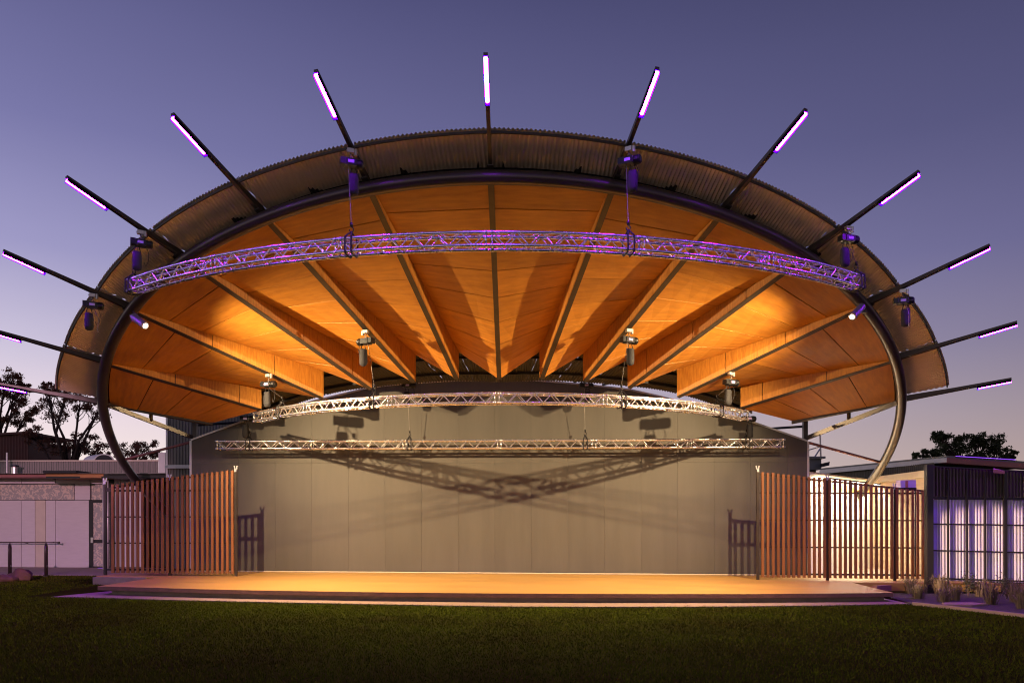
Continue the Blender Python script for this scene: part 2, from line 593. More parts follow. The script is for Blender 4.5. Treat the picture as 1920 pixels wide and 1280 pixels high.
struct(mb, 'garden_kerb', 'pave')
mb = MB()
kp = [on_ground(a, b, .12) for a, b in [(1640, 1100), (1690, 1096.5), (1745, 1093), (1830, 1094), (1930, 1097)]]
for a, b in zip(kp[:-1], kp[1:]):
    mb.bar((a.x, a.y, .08 + gz(a.x)), (b.x, b.y, .08 + gz(b.x)), .12, .14)
struct(mb, 'bed_edging', 'pinkf')

# ================================================================== back wall
YW = 21.3
prof_px = [(358.6, 826), (452, 792), (589, 753), (692, 728), (750, 721), (859, 714), (1000, 714), (1099, 722.5), (1180, 731.5), (1240, 745), (1413, 793), (1514, 828)]
prof = [at(a, b, YW) for a, b in prof_px]
X0, X1 = prof[0].x, prof[-1].x
def ptop(x):
    return float(np.interp(x, [p.x for p in prof], [p.z for p in prof]))
wall = thing('back_wall', (0, YW, ST), 'tall grey panelled back wall of the stage with gently arched top', 'wall')
ZS = at(927, 867, YW).z
seams = [at(927.5 + 68.6 * k, 900, YW).x for k in range(-8, 9)]
cuts = [X0] + [s for s in seams if X0 + .1 < s < X1 - .1] + [X1]
G = .0018
mb = MB()
pts = [Vector((X0 + .02, YW + .05, ST + gz(X0))), Vector((X1 - .02, YW + .05, ST + gz(X1)))] + [Vector((p.x * .998, YW + .05, p.z - .03)) for p in prof[::-1]]
mb.prism(pts, (0, .16, 0)).build('wall_core', 'black', wall)
for a, b in zip(cuts[:-1], cuts[1:]):
    a, b = a + G, b - G
    lo = MB().prism([(a, YW, ST + .045 + gz(a)), (b, YW, ST + .045 + gz(b)), (b, YW, ZS - G), (a, YW, ZS - G)], (0, .048, 0))
    lo.build('panel', 'wall', wall)
    mid = [p for p in prof if a + .01 < p.x < b - .01]
    top = [(a, YW, ZS + G), (b, YW, ZS + G), (b, YW, ptop(b))] + [(p.x, YW, p.z) for p in mid[::-1]] + [(a, YW, ptop(a))]
    MB().prism(top, (0, .048, 0)).build('panel', 'wall', wall)
mb = MB()
for a, b in zip(prof[:-1], prof[1:]):
    mb.bar((a.x, YW + .08, a.z + .022), (b.x, YW + .08, b.z + .022), .22, .045)
mb.build('coping', 'flash', wall)
for x in (X0, X1):
    MB().box(x - .03 + (-.02 if x < 0 else .02), x + .03 + (-.02 if x < 0 else .02), YW - .004, YW + .21, ST + gz(x), ptop(x)).build('edge_flashing', 'flash', wall)
mb = MB()
mb.hexa([sp(X0, YW - .012, ST + .002), sp(X1, YW - .012, ST + .002), sp(X1, YW + .02, ST + .002), sp(X0, YW + .02, ST + .002)],
        [sp(X0, YW - .012, ST + .032), sp(X1, YW - .012, ST + .032), sp(X1, YW + .02, ST + .032), sp(X0, YW + .02, ST + .032)])
mb.build('base_rail', 'cream', wall)

# ================================================================== canopy
T2 = .4152
FCY, FCZ = 23.971, 2.979
CT, STT = math.cos(T2), math.sin(T2)
TH = [R(a) for a in (0, 10.7, 21.35, 32.35, 44.0, 56.5, 66.8)]
RL = [5.656, 5.778, 5.946, 6.198, 6.687, 7.71, 8.75]
HL = [.0, .64, .66, .68, .68, .55, .04]
RT, RI = 13.99, 13.24
def re_(th):
    return float(np.interp(abs(th), [0, .37, .78, .98, 1.17], [12.58, 12.46, 12.25, 12.38, 12.62]))
def fan(th, r, off=0.0):
    return Vector((r * math.sin(th), FCY - r * math.cos(th) * CT, FCZ + r * math.cos(th) * STT + off))
RCY, RCZ, RR, TAU = 24.0, 2.73, 11.556, .47
TUBE = .125
def ringp(t):
    """the arch tube lies in a plane just under the beams"""
    q = Vector((RR * math.sin(t), RCY - RR * math.cos(t) * math.cos(TAU), RCZ + RR * math.cos(t) * math.sin(TAU)))
    o = Vector((CAMX, 0, CAMZ))
    d = q - o
    tn = STT / CT
    k = (FCZ - .02 - TUBE + FCY * tn - o.z) / (d.z + tn * d.y)
    return o + d * k
_pts = [ringp(t) for t in np.linspace(-1.95, 1.95, 1500)]
_rth = np.array([math.atan2(p.x, (FCY - p.y) / CT) for p in _pts])
_rr = np.array([math.hypot(p.x, (FCY - p.y) / CT) for p in _pts])
def rc(th):
    return float(np.interp(th, _rth, _rr))
canopy = thing('bandstand_canopy', (0, 16, 4), 'fan shaped timber lined canopy roof on a curved steel arch with radiating lit spokes', 'canopy')
mb = MB()
mb.sweep([ringp(R(a)) for a in np.linspace(-119, 119, 160)], TUBE, 16)
mb.build('arch_tube', 'tube', canopy, smooth=True)
def sgn_ang(k):
    return (1 if k >= 0 else -1) * TH[abs(k)]
for k in range(-6, 7):
    th = sgn_ang(k)
    i = abs(k)
    tg = Vector((math.cos(th), math.sin(th) * CT, -math.sin(th) * STT)).normalized()     # sideways
    mb = MB()
    w = .033
    secs = [(RT, .045), (re_(th) + .1, .08), (rc(th) - .2, .145), (RL[i], .12)]
    for (r0, h0), (r1, h1) in zip(secs[:-1], secs[1:]):
        a0, a1 = fan(th, r0), fan(th, r1)
        b0, b1 = fan(th, r0, h0), fan(th, r1, h1)
        mb.hexa([a0 - tg * w, a0 + tg * w, a1 + tg * w, a1 - tg * w], [b0 - tg * w, b0 + tg * w, b1 + tg * w, b1 - tg * w])
    beam = mb.build('beam', 'steel', canopy)
    mb = MB()                                     # flat flange under the inner rib
    a0, a1 = fan(th, rc(th) + .1, -.016), fan(th, RL[i] - .01, -.016)
    mb.hexa([a0 - tg * .055, a0 + tg * .055, a1 + tg * .055, a1 - tg * .055],
            [a0 - tg * .055 + Vector((0, 0, .013)), a0 + tg * .055 + Vector((0, 0, .013)), a1 + tg * .055 + Vector((0, 0, .013)), a1 - tg * .055 + Vector((0, 0, .013))])
    if i < 6:
        mb.build('flange', 'steel', beam)
    mb = MB()                                     # violet tube in a white channel under the spoke end
    a0, a1 = fan(th, RT - .004, -.032), fan(th, RI + .03, -.032)
    mb.sweep([a0, a1], .031, 8)
    mb.build('light_tube', 'led', beam, smooth=True)
    mb = MB()
    for s in (-1, 1):
        p0, p1 = fan(th, RT, -.032) + tg * .039 * s, fan(th, RI, -.032) + tg * .039 * s
        mb.bar(p0, p1, .007, .064)
    p0, p1 = fan(th, RT, -.004), fan(th, RI, -.004)
    mb.bar(p0, p1, .068, .005)
    for r_ in (RI,):
        mb.obox(fan(th, r_, -.034), tg * .042, (fan(th, 1) - fan(th, 0)).normalized() * .004, (0, 0, .036))
    mb.build('light_channel', 'led_lip', beam)

def hh(i, s):
    return HL[i] * max(0.0, s)
JOINT_D = .80                                     # panel length down the slope
def seglist(length, first):
    out, x = [0.0], first
    while x < length - .25:
        out.append(x)
        x += JOINT_D
    out.append(length)
    return [o / length for o in out]
for side in (-1, 1):
    for i in range(6):                            # bay between rib i and rib i + 1
        ta, tb = TH[i] * side, TH[i + 1] * side
        ra0, rb0 = rc(ta) - .10, rc(tb) - .10
        tga = Vector((math.cos(ta), math.sin(ta) * CT, -math.sin(ta) * STT)).normalized() * side * .05
        tgb = Vector((math.cos(tb), math.sin(tb) * CT, -math.sin(tb) * STT)).normalized() * side * -.05
        LA, LB = ra0 - RL[i], rb0 - RL[i + 1]
        L = (LA + LB) / 2
        sl = seglist(L, .78 + .02 * i)
        def P(s, u, up=0):
            a = fan(ta, ra0 - LA * s, .012 + up) + tga
            b = fan(tb, rb0 - LB * s, .012 + hh(i + 1, s) + up) + tgb
            return a.lerp(b, u)
        for s0, s1 in zip(sl[:-1], sl[1:]):
            g = .011 / L
            e0, e1 = s0 + g, s1 - g
            mb = MB()
            US = (0, .25, .5, .75, 1)
            for u0, u1 in zip(US[:-1], US[1:]):
                wd = (P(e0, 1) - P(e0, 0)).length
                uvq = [(u0 * wd + i, e0 * L), (u1 * wd + i, e0 * L), (u1 * wd + i, e1 * L), (u0 * wd + i, e1 * L)]
                q = [P(e0, u0), P(e0, u1), P(e1, u1), P(e1, u0)]
                if side < 0:
                    q, uvq = q[::-1], uvq[::-1]
                mb.face(q, uvq)
                mb.face([p + Vector((0, 0, .018)) for p in q[::-1]], uvq[::-1])
            for ea in (e0, e1):
                mb.face([P(ea, 0), P(ea, 1), P(ea, 1, .018), P(ea, 0, .018)], [(0, 0), (1, 0), (1, .02), (0, .02)])
            mb.build('ceiling_panel', 'ply', canopy)
        mb = MB()
        for u0, u1 in zip((0, .25, .5, .75), (.25, .5, .75, 1)):
            mb.face([P(.01, u0, .06), P(.01, u1, .06), P(.99, u1, .06), P(.99, u0, .06)])
        mb.build('ceiling_backing', 'void', canopy)  # added sheet that stops sky light leaking through the panel joints
        # upright plywood fin on the inner face of rib i + 1
        if i + 1 < 6:
            fs = seglist(LB, 1.0 if i % 2 else .72)
            fs = [f for n_, f in enumerate(fs) if n_ % 2 == 0 or f == 1.0]
            inn_ = tgb * (1.0)
            thick = tgb.normalized() * .018
            for s0, s1 in zip(fs[:-1], fs[1:]):
                g = .009 / LB
                e0, e1 = s0 + g, s1 - g
                base_ = [fan(tb, rb0 - LB * e, -.002) + inn_ for e in (e0, e1)]
                tops = [fan(tb, rb0 - LB * e, .004 + hh(i + 1, e)) + inn_ for e in (e0, e1)]
                mb = MB()
                h0, h1 = hh(i + 1, e0) + .02, hh(i + 1, e1) + .02
                uvq = [(e0 * LB, 0), (e1 * LB, 0), (e1 * LB, h1), (e0 * LB, h0)]
                q = [base_[0], base_[1], tops[1], tops[0]]
                mb.face([p + thick for p in q], uvq)
                mb.face([p for p in q[::-1]], uvq[::-1])
                for a, b in ((0, 1), (1, 2), (2, 3), (3, 0)):
                    mb.face([q[a], q[b], q[b] + thick, q[a] + thick], [(0, 0), (.1, 0), (.1, .02), (0, .02)])
                mb.build('fin_panel', 'ply_fin', canopy)
# corrugated roof sheets, one per bay
def roof_off(th, r):
    a = abs(th)
    rl = float(np.interp(a, TH, RL))
    hl = float(np.interp(a, TH, [.66, .66, .67, .68, .68, .58, .42])) + .12
    r0 = rc(th) - .2
    return .175 if r > r0 else .175 + (hl - .175) * (r0 - r) / (r0 - rl)
for side in (-1, 1):
    for i in range(6):
        t0, t1 = TH[i], TH[i + 1]
        phi = .5 * (t0 + t1) / 2
        d = np.array([math.sin(phi), math.cos(phi)])
        pn = np.array([math.cos(phi), -math.sin(phi)])
        mb = MB()
        step = .076 / 6
        prev = None
        tcx = np.array([math.sin((t0 + t1) / 2), math.cos((t0 + t1) / 2)]) * 9
        smin, smax = -4.5, 4.5
        mm = np.arange(-9, 9, .01)
        nS = int((smax - smin) / step)
        for k in range(nS):
            s = smin + k * step
            q = tcx + pn * s
            X = q[0] + d[0] * mm
            Yq = q[1] + d[1] * mm
            rr_ = np.hypot(X, Yq)
            aa = np.arctan2(X, Yq)
            rl = np.interp(aa, TH, RL) - 1.85
            ok = (aa >= t0) & (aa <= t1) & (rr_ <= np.interp(aa, [0, .37, .78, .98, 1.17], [12.58, 12.46, 12.25, 12.38, 12.62])) & (rr_ >= rl)
            idx = np.flatnonzero(ok)
            if len(idx) < 6:
                prev = None
                continue
            sel = np.linspace(idx[0], idx[-1], 9).astype(int)
            am = .015 * math.cos(2 * math.pi * s / .076)
            row = []
            for j in sel:
                th, r = float(aa[j]) * side, float(rr_[j])
                row.append(fan(th, r, roof_off(th, r) + am))
            if prev:
                nb = len(mb.v)
                mb.v += [tuple(p) for p in prev] + [tuple(p) for p in row]
                for j in range(8):
                    mb.f.append((nb + j, nb + j + 1, nb + 10 + j, nb + 9 + j))
                    mb.uv.append([(0, 0)] * 4)
            prev = row
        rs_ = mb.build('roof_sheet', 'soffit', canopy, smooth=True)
        rs_.data.materials.append(M['roof_shaded'])  # second slot: darker colour standing for the unlit inner part
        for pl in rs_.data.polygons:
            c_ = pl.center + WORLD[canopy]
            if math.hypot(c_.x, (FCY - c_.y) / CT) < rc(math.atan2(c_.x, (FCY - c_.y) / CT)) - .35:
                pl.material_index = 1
arc = np.linspace(-TH[6], TH[6], 90)
mb = MB()
for a, b in zip(arc[:-1], arc[1:]):
    mb.bar(fan(a, re_(a) - .05, .142), fan(b, re_(b) - .05, .142), .03, .04)
mb.build('eave_beam', 'roof_dark', canopy)
for off_r, rad in ((2.2, None), (1.0, None), (-.45, None), (-1.3, None)):
    mb = MB()
    for a, b in zip(arc[:-1], arc[1:]):
        pa, pb = [fan(t, float(np.interp(abs(t), TH, RL)) + off_r, roof_off(t, float(np.interp(abs(t), TH, RL)) + off_r) - .045) for t in (a, b)]
        mb.bar(pa, pb, .06, .06)
    mb.build('purlin', 'black', canopy)
mb = MB()
for a, b in zip(arc[:-1], arc[1:]):
    ra, rb = rc(a) - .13, rc(b) - .13
    q = [fan(a, ra, -.01), fan(b, rb, -.01), fan(b, rb, .135), fan(a, ra, .135)]
    mb.hexa(q, [fan(a, ra - .03, -.01), fan(b, rb - .03, -.01), fan(b, rb - .03, .135), fan(a, ra - .03, .135)])
mb.build('fascia', 'void', canopy)
# roof bracing rods seen over the wall, and the side frames that carry the canopy
for k in range(-4, 5):
    a = R(10.7) * (k + .5) if k != 4 else None
    if a is None:
        continue
    r0 = float(np.interp(abs(a), TH, RL))
    p0 = fan(a + .05, r0 - .2, roof_off(a, r0) - .1)
    p1 = Vector((p0.x * .72, YW + .16, ptop(max(X0, min(X1, p0.x * .72))) + .10))
    MB().tube(p0, p1, .03, 6).build('brace_rod', 'black', canopy)
for side, pts in ((-1, dict(s0=(203, 753), s1=(361, 820), t0=(235, 859.5), t1=(357, 828.5), v=(283, 764, 790), c=(366, 772, 824), b=((366, 797), (470, 790)))),
                  (1, dict(s0=(1677, 750), s1=(1511, 821.5), t0=(1651, 864), t1=(1516, 829.5), v=(1591.5, 762, 786), c=(1509.5, 776, 823), b=((1509, 799), (1400, 806))))):
    def ring_at(px, py):
        best = min((( (lambda q: (q[0] - px) ** 2 + (q[1] - py) ** 2)(proj) , t) for t, proj in RINGPX), key=lambda e: e[0])
        return ringp(best[1])
    if side < 0:
        def project(p):
            lo = cam.matrix_world.inverted() @ p
            return (960 + FPX * lo.x / -lo.z, HORY - FPX * lo.y / -lo.z)
        RINGPX = [(t, project(ringp(t))) for t in np.linspace(-2.05, 2.05, 800)]
    a = ring_at(*pts['s0'])
    b = at(*pts['s1'], YW + .12)
    MB().bar(a, b, .09, .11).build('strut', 'tube', canopy)
    c0 = ring_at(*pts['t0'])
    MB().tube(c0, at(*pts['t1'], YW + .25), .038, 10).build('tie_rod', 'pinkf', canopy, smooth=True)
    px, y0, y1 = pts['v']
    f = (px - pts['s0'][0]) / (pts['s1'][0] - pts['s0'][0])
    Yv = a.y + (b.y - a.y) * f
    MB().tube(at(px, y0 - 6, Yv), at(px, y1, Yv), .05, 10).build('hanger_post', 'tube', canopy, smooth=True)
    px, y0, y1 = pts['c']
    MB().bar(at(px, y0 - 14, YW + .15), at(px, y1, YW + .15), .12, .12, up=(0, 1, 0)).build('side_post', 'steel', canopy)
    (q0, q1) = pts['b']
    MB().tube(at(*q0, YW + .3), at(*q1, YW + 1.6), .035, 8).build('rear_brace', 'black', canopy)

# ================================================================== lighting trusses
def truss(name, label, path, nrm, ztop, a, half, n_sec, step, rc_=.026, rb=.0105):
    """path(s) plan point, nrm(s) outward (to the audience); s runs -half..half in metres"""
    c0 = path(0)
    t = thing(name, (c0[0], c0[1], ztop - a), label, 'truss')
    S = np.linspace(-half, half, 49)
    corner = {}
    for fb in (1, -1):
        for tb in (0, 1):
            def C(s, fb=fb, tb=tb):
                p, n_ = path(s), nrm(s)
                return Vector((p[0] + n_[0] * a / 2 * fb, p[1] + n_[1] * a / 2 * fb, ztop - a * tb))
            corner[fb, tb] = C
            MB().sweep([C(s) for s in S], rc_, 10).build('chord', 'alu', t, smooth=True)
    secs = np.linspace(-half, half, n_sec + 1)
    for a0, a1 in zip(secs[:-1], secs[1:]):
        s0, s1 = a0 + .05, a1 - .05
        m = max(2, int(round((s1 - s0) / step)))
        if m % 2: m += 1
        nodes = np.linspace(s0, s1, m + 1)
        for (c1, c2) in (((1, 0), (1, 1)), ((-1, 0), (-1, 1)), ((1, 0), (-1, 0)), ((1, 1), (-1, 1))):
            for j in range(m):
                pa = corner[c1 if j % 2 == 0 else c2](nodes[j])
                pb = corner[c2 if j % 2 == 0 else c1](nodes[j + 1])
                place(UNIT_ROD, 'brace', t, rod_mtx(pa, pb, rb))
        for s in (s0, s1):                         # square end frame of each section
            mb = MB()
            q = [corner[1, 0](s), corner[1, 1](s), corner[-1, 1](s), corner[-1, 0](s)]
            for e in range(4):
                mb.tube(q[e], q[(e + 1) % 4], .013, 6)
            for p in q:
                d = (Vector((*path(s + .03), 0)) - Vector((*path(s - .03), 0))).normalized()
                mb.tube(p - d * .03, p + d * .03, .032, 8)
            mb.build('end_frame', 'alu', t, smooth=True)
    return corner
def arc_path(y0, rho):
    return (lambda s: (rho * math.sin(s / rho), y0 + rho - rho * math.cos(s / rho)),
            lambda s: (math.sin(s / rho), -math.cos(s / rho)))
p1, n1 = arc_path(12.39, 12.1)
TF = truss('lighting_truss', 'curved front truss glowing violet, slung below the roof edge', p1, n1, 6.42, .215, 12.1 * math.asin(7.12 / 12.1), 6, .215)
p2, n2 = arc_path(16.8, 8.4)
TM = truss('lighting_truss', 'curved silver truss under the timber ribs, between the violet truss and the straight one', p2, n2, 4.54, .205, 8.4 * math.asin(6.45 / 8.4), 6, .22)
p3, n3 = (lambda s: (s - .05, 20.88)), (lambda s: (0, -1))
TB = truss('lighting_truss', 'straight silver truss hung low just in front of the grey wall', p3, n3, 3.93, .205, 7.9, 6, .215)

# ================================================================== chain hoists
def hoist(label, top, drop, ztop, a, path_s=None, face=0., bag_side=1, lower=True, sc=1.0):
    """top: point under the beam; drop: plan point of the truss centre (or None)"""
    t = thing('chain_hoist', top, label, 'chain hoist', 'chain hoists hanging from the canopy beams')
    rot = Matrix.Rotation(face, 3, 'Z')
    def L(x, y, z):
        return Vector(top) + rot @ Vector((x * sc, y * sc, z * sc))
    mb = MB()
    mb.obox(L(0, 0, -.03), rot @ Vector((.05, 0, 0)) * sc, rot @ Vector((0, .035, 0)) * sc, Vector((0, 0, .035)))
    mb.tube(L(-.06, 0, -.03), L(.06, 0, -.03), .018 * sc, 8)
    mb.tube(L(.075, 0, .0), L(.075, 0, -.09), .028 * sc, 8)
    mb.build('beam_clamp', 'zinc', t)
    mb = MB()
    mb.sweep([L(0, 0, -.05), L(0, 0, -.10), L(.025, 0, -.13), L(0, 0, -.155), L(-.022, 0, -.13)], .009 * sc, 6)
    mb.build('top_hook', 'chain', t, smooth=True)
    mb = MB()
    mb.obox(L(0, 0, -.215), rot @ Vector((.085, 0, 0)) * sc, rot @ Vector((0, .08, 0)) * sc, Vector((0, 0, .052 * sc)))
    mb.lathe(L(.07, 0, -.215), rot @ Vector((1, 0, 0)), [(0, .062 * sc), (.03 * sc, .068 * sc), (.10 * sc, .068 * sc), (.12 * sc, .05 * sc), (.125 * sc, .02)], 14)
    for r_ in range(4):
        mb.lathe(L(.085 + r_ * .018, 0, -.215), rot @ Vector((1, 0, 0)), [(0, .073 * sc), (.006 * sc, .073 * sc)], 14)
    mb.obox(L(-.115, 0, -.205), rot @ Vector((.04, 0, 0)) * sc, rot @ Vector((0, .07, 0)) * sc, Vector((0, 0, .05 * sc)))
    mb.build('motor_body', 'hoist', t, bevel=.008)
    mb = MB()
    mb.obox(L(-.0, -.083, -.215), rot @ Vector((.045, 0, 0)) * sc, rot @ Vector((0, .003, 0)), Vector((0, 0, .022 * sc)))
    mb.build('name_plate', 'lilac', t)
    # soft canvas bag, narrower at the mouth, sagging at the foot
    bx = .05 * bag_side
    mb = MB()
    rings = [(-.36, .060, .040), (-.38, .070, .050), (-.48, .074, .056), (-.60, .076, .056), (-.66, .066, .046), (-.68, .03, .02)]
    nb = 10
    base = len(mb.v)
    for z, wx, wy in rings:
        for k in range(nb):
            an = 2 * math.pi * k / nb + .3
            cx_ = math.copysign(abs(math.cos(an)) ** .6, math.cos(an))
            sy_ = math.copysign(abs(math.sin(an)) ** .6, math.sin(an))
            mb.v.append(tuple(L(bx + wx * cx_ * random.uniform(.93, 1.05), .02 + wy * sy_ * random.uniform(.93, 1.05), z)))
    for r_ in range(len(rings) - 1):
        for k in range(nb):
            a_, b_ = base + r_ * nb + k, base + r_ * nb + (k + 1) % nb
            mb.f.append((a_, b_, b_ + nb, a_ + nb)); mb.uv.append([(0, 0)] * 4)
    e_ = base + (len(rings) - 1) * nb
    mb.f.append(tuple(e_ + k for k in range(nb))); mb.uv.append([(0, 0)] * nb)
    for sx in (-1, 1):
        mb.tube(L(bx + .055 * sx, .02, -.37), L(bx + .025 * sx, .02, -.26), .007 * sc, 5)
    mb.build('chain_bag', 'bag', t, smooth=True)
    mb = MB()
    mb.sweep([L(.10, .05, -.27), L(.13, .05, -.36), L(.12, .05, -.50), L(.08, .05, -.58), L(.05, .05, -.5)], .005 * sc, 5)
    mb.build('power_cable', 'strap', t, smooth=True)
    hx = Vector(top) + rot @ Vector((-.035 * sc, -.02 * sc, 0))
    if not lower:
        mb = MB()
        mb.sweep([L(.03, -.03, -.27), L(.10, -.03, -.45), L(.09, -.03, -.68), L(.11, -.03, -.72)], .007, 5)
        mb.build('chain', 'chain', t, smooth=True)
        return t
    hk = Vector((drop[0], drop[1], ztop + .22))
    start = Vector((hx.x, hx.y, top[2] - .26 * sc))
    if start.z > hk.z + .1:
        MB().tube(start, hk + Vector((0, 0, .05)), .0065, 6).build('chain', 'chain', t)
    mb = MB()
    mb.obox(hk + Vector((0, 0, .045)), (.022, 0, 0), (0, .018, 0), (0, 0, .035))
    mb.sweep([hk + Vector((0, 0, .01)), hk + Vector((.035, 0, -.02)), hk + Vector((.03, 0, -.065)), hk + Vector((0, 0, -.08)), hk + Vector((-.03, 0, -.06)), hk + Vector((-.034, 0, -.03))], .010, 6)
    mb.build('lower_hook', 'hoist', t, smooth=True)
    n_ = path_s
    tdir = Vector((-n_[1], n_[0], 0))
    nd = Vector((n_[0], n_[1], 0))
    c = Vector((drop[0], drop[1], 0))
    o = a / 2 + .032
    mb = MB()
    for sh in (-.055, .055):
        loop = [hk + Vector((0, 0, -.07)),
                c + nd * o + tdir * sh + Vector((0, 0, ztop + .02)), c + nd * (o + .008) + tdir * sh + Vector((0, 0, ztop - a - .02)),
                c + nd * (o - .05) + tdir * sh + Vector((0, 0, ztop - a - .045)), c - nd * (o - .05) + tdir * sh + Vector((0, 0, ztop - a - .045)),
                c - nd * o + tdir * sh + Vector((0, 0, ztop - a)), c - nd * o + tdir * sh + Vector((0, 0, ztop + .02)), hk + Vector((0, 0, -.07))]
        for q0, q1 in zip(loop[:-1], loop[1:]):
            mb.tube(q0, q1, .014, 6)
    mb.build('sling', 'strap', t)
    return t
def beam_pt(k, depth, off=-.02):
    th = sgn_ang(k)
    r = (FCY - depth) / (CT * math.cos(th))
    return fan(th, r, off)
def nearest(pathf, nf, half, p):
    best = min(np.linspace(-half, half, 400), key=lambda s: (pathf(s)[0] - p.x) ** 2 + (pathf(s)[1] - p.y) ** 2)
    return pathf(best), nf(best)
for k, lb, dp, fc in ((-1, 'left of the two hoists over the middle of the violet truss', 12.62, .35), (1, 'right of the two hoists over the middle of the violet truss', 12.62, -.5),
                      (-3, 'hoist with bag lifting the left end of the violet truss', 14.25, .5), (3, 'hoist with bag lifting the right end of the violet truss', 14.25, .2)):
    t_ = beam_pt(k, dp)
    dr, nr = nearest(p1, n1, 8.0 if abs(k) == 1 else 7.6, t_)
    if abs(k) == 3:
        dr, nr = p1(7.55 * (1 if k > 0 else -1)), n1(7.55 * (1 if k > 0 else -1))
    hoist('black chain ' + lb, t_, dr, 6.42, .215, nr, fc, 1 if k in (-1, 1) else -1, sc=1.12)
for k, lb in ((-4, 'black chain hoist hanging idle below the left roof edge'), (4, 'black chain hoist hanging idle below the right roof edge')):
    hoist(lb, beam_pt(k, 15.85), None, 0, 0, None, .5 if k < 0 else -.3, -1 if k < 0 else 1, lower=False, sc=1.15)
for k, lb, dp in ((-2, 'black chain hoist on a long chain left of centre above the curved silver truss', 17.0), (2, 'black chain hoist on a long chain right of centre above the curved silver truss', 17.0),
                  (-4, 'black chain hoist close above the left end of the curved silver truss', 18.55), (4, 'black chain hoist close above the right end of the curved silver truss', 18.55)):
    t_ = beam_pt(k, dp)
    dr, nr = nearest(p2, n2, 7.4, t_)
    hoist(lb, t_, dr, 4.54, .205, nr, .4 * (1 if k > 0 else -1) + (math.pi if k in (-2,) else 0), 1 if k in (-2, 2) else -1, sc=1.2)
for (px, py), lb in (((766, 706), 'black chain hoist at a rib end, left of centre on the straight truss'), ((1098, 706), 'black chain hoist at a rib end, right of centre on the straight truss'),
                     ((463, 768), 'black chain hoist near the left end of the straight truss'), ((1403, 768), 'black chain hoist near the right end of the straight truss')):
    t_ = at(px, py, 20.7)
    MB().bar(t_ + Vector((-.25, 0, .05)), t_ + Vector((.25, 0, .05)), .07, .09).build('rear_bearer', 'black', canopy)
    MB().tube(t_ + Vector((0, 0, .05)), t_ + Vector((0, -.7, .45)), .03, 6).build('bearer_hanger', 'black', canopy)
    hoist(lb, t_, (t_.x, 20.88), 3.93, .205, (0, -1), .2 * (1 if px > 960 else -1), -1 if px < 960 else 1, sc=1.15)

# ================================================================== the two arch spotlights
for side, A_, B_, lb, watt in ((-1, (250, 593), (272.5, 610.5), 'small cylinder spotlight on the left side of the arch, lens lit', 7400),
                               (1, (1617, 574), (1598, 593.5), 'small cylinder spotlight on the right side of the arch, lens lit', 6400)):
    rp = ring_at(*((246, 577) if side < 0 else (1622, 571)))
    Yl = rp.y - .55
    a, b = at(*A_, Yl), at(*B_, Yl - .16)
    t = thing('arch_spotlight', rp, lb, 'spotlight', 'spotlights on the arch')
    ax = (b - a).normalized()
    ln = (b - a).length
    MB().lathe(a, ax, [(0, .055), (.01, .078), (ln - .06, .078), (ln - .05, .084), (ln, .084), (ln + .001, .07)], 18).build('housing', 'lamp_body', t, smooth=False)
    MB().lathe(b + ax * .004, ax, [(0, .052), (.004, .046)], 18).build('lens', 'lens', t)
    mb = MB()
    mb.tube(a + ax * ln * .4 + Vector((0, 0, .07)), rp + Vector((0, 0, -.02)), .022, 8)
    mb.obox(rp + Vector((0, 0, -.10)), (.05, 0, 0), (0, .04, 0), (0, 0, .05))
    mb.build('bracket', 'steel', t)
    lo = b + ax * .03
    sl_ = add_light('arch_spot_lamp', 'SPOT', lo, (-.3 * side, 18.4, .3), watt, WARM, .035, 146, 1.0)
    sl_.scale = (1, .62, 1)

# ================================================================== slatted timber screens either side of the stage
def screen(label, Yf, slat_px, top_px, bot_px, rails, posts, group):
    xa, xb = at(slat_px[0], 1000, Yf).x, at(slat_px[-1], 1000, Yf).x
    t = thing('slat_screen', ((xa + xb) / 2, Yf, ST + gz((xa + xb) / 2)), label, 'screen', group)
    sm = unit_box('slat', 'slat')
    for px in slat_px:
        tp = float(np.interp(px, *zip(*top_px)))
        bt = float(np.interp(px, *zip(*bot_px)))
        p, q = at(px, tp, Yf), at(px, bt, Yf)
        j = random.uniform(-.004, .004)
        place(sm, 'slat', t, box_mtx(p.x - .031, p.x + .031, Yf - .078 + j, Yf - .028 + j, q.z, p.z + random.uniform(-.01, .012)))
    for (x0, y0), (x1, y1), th in rails:
        MB().bar(at(x0, y0, Yf), at(x1, y1, Yf), .04, th).build('rail', 'steel', t)
    for px, y0, y1 in posts:
        p, q = at(px, y0, Yf), at(px, y1, Yf)
        mb = MB().box(p.x - .032, p.x + .032, Yf - .03, Yf + .034, ST + gz(p.x) - .005, p.z)
        po = mb.build('post', 'steel', t)
        mb = MB()
        for s in (-1, 1):
            mb.bar((p.x + s * .012, Yf, p.z - .01), (p.x + s * .04, Yf, p.z + .10), .012, .03)
        mb.box(p.x - .03, p.x + .03, Yf - .035, Yf - .031, p.z - .06, p.z + .01)
        mb.build('cleat', 'flash', po)
    return t
lp = [437 - 9.32 * k for k in range(25)]
screen('slatted hardwood screen on the left of the stage, top stepping down to the left', 19.6, lp[::-1],
       [(200, 910), (212, 908.6), (314, 895), (437, 881)], [(200, 1073), (440, 1074)],
       [((200, 919.5), (443, 919), .05), ((200, 968.5), (443, 968.5), .035), ((200, 1017.5), (443, 1017.5), .035), ((200, 1067), (443, 1067), .05), ((200, 916), (314, 899), .05), ((314, 899), (443, 884.5), .05)],
       [(442, 880, 1080), (318, 896, 1080), (197, 903, 1080)], 'timber slat screens beside the stage')
rp_ = [1428.5 + 9.66 * k for k in range(32)]
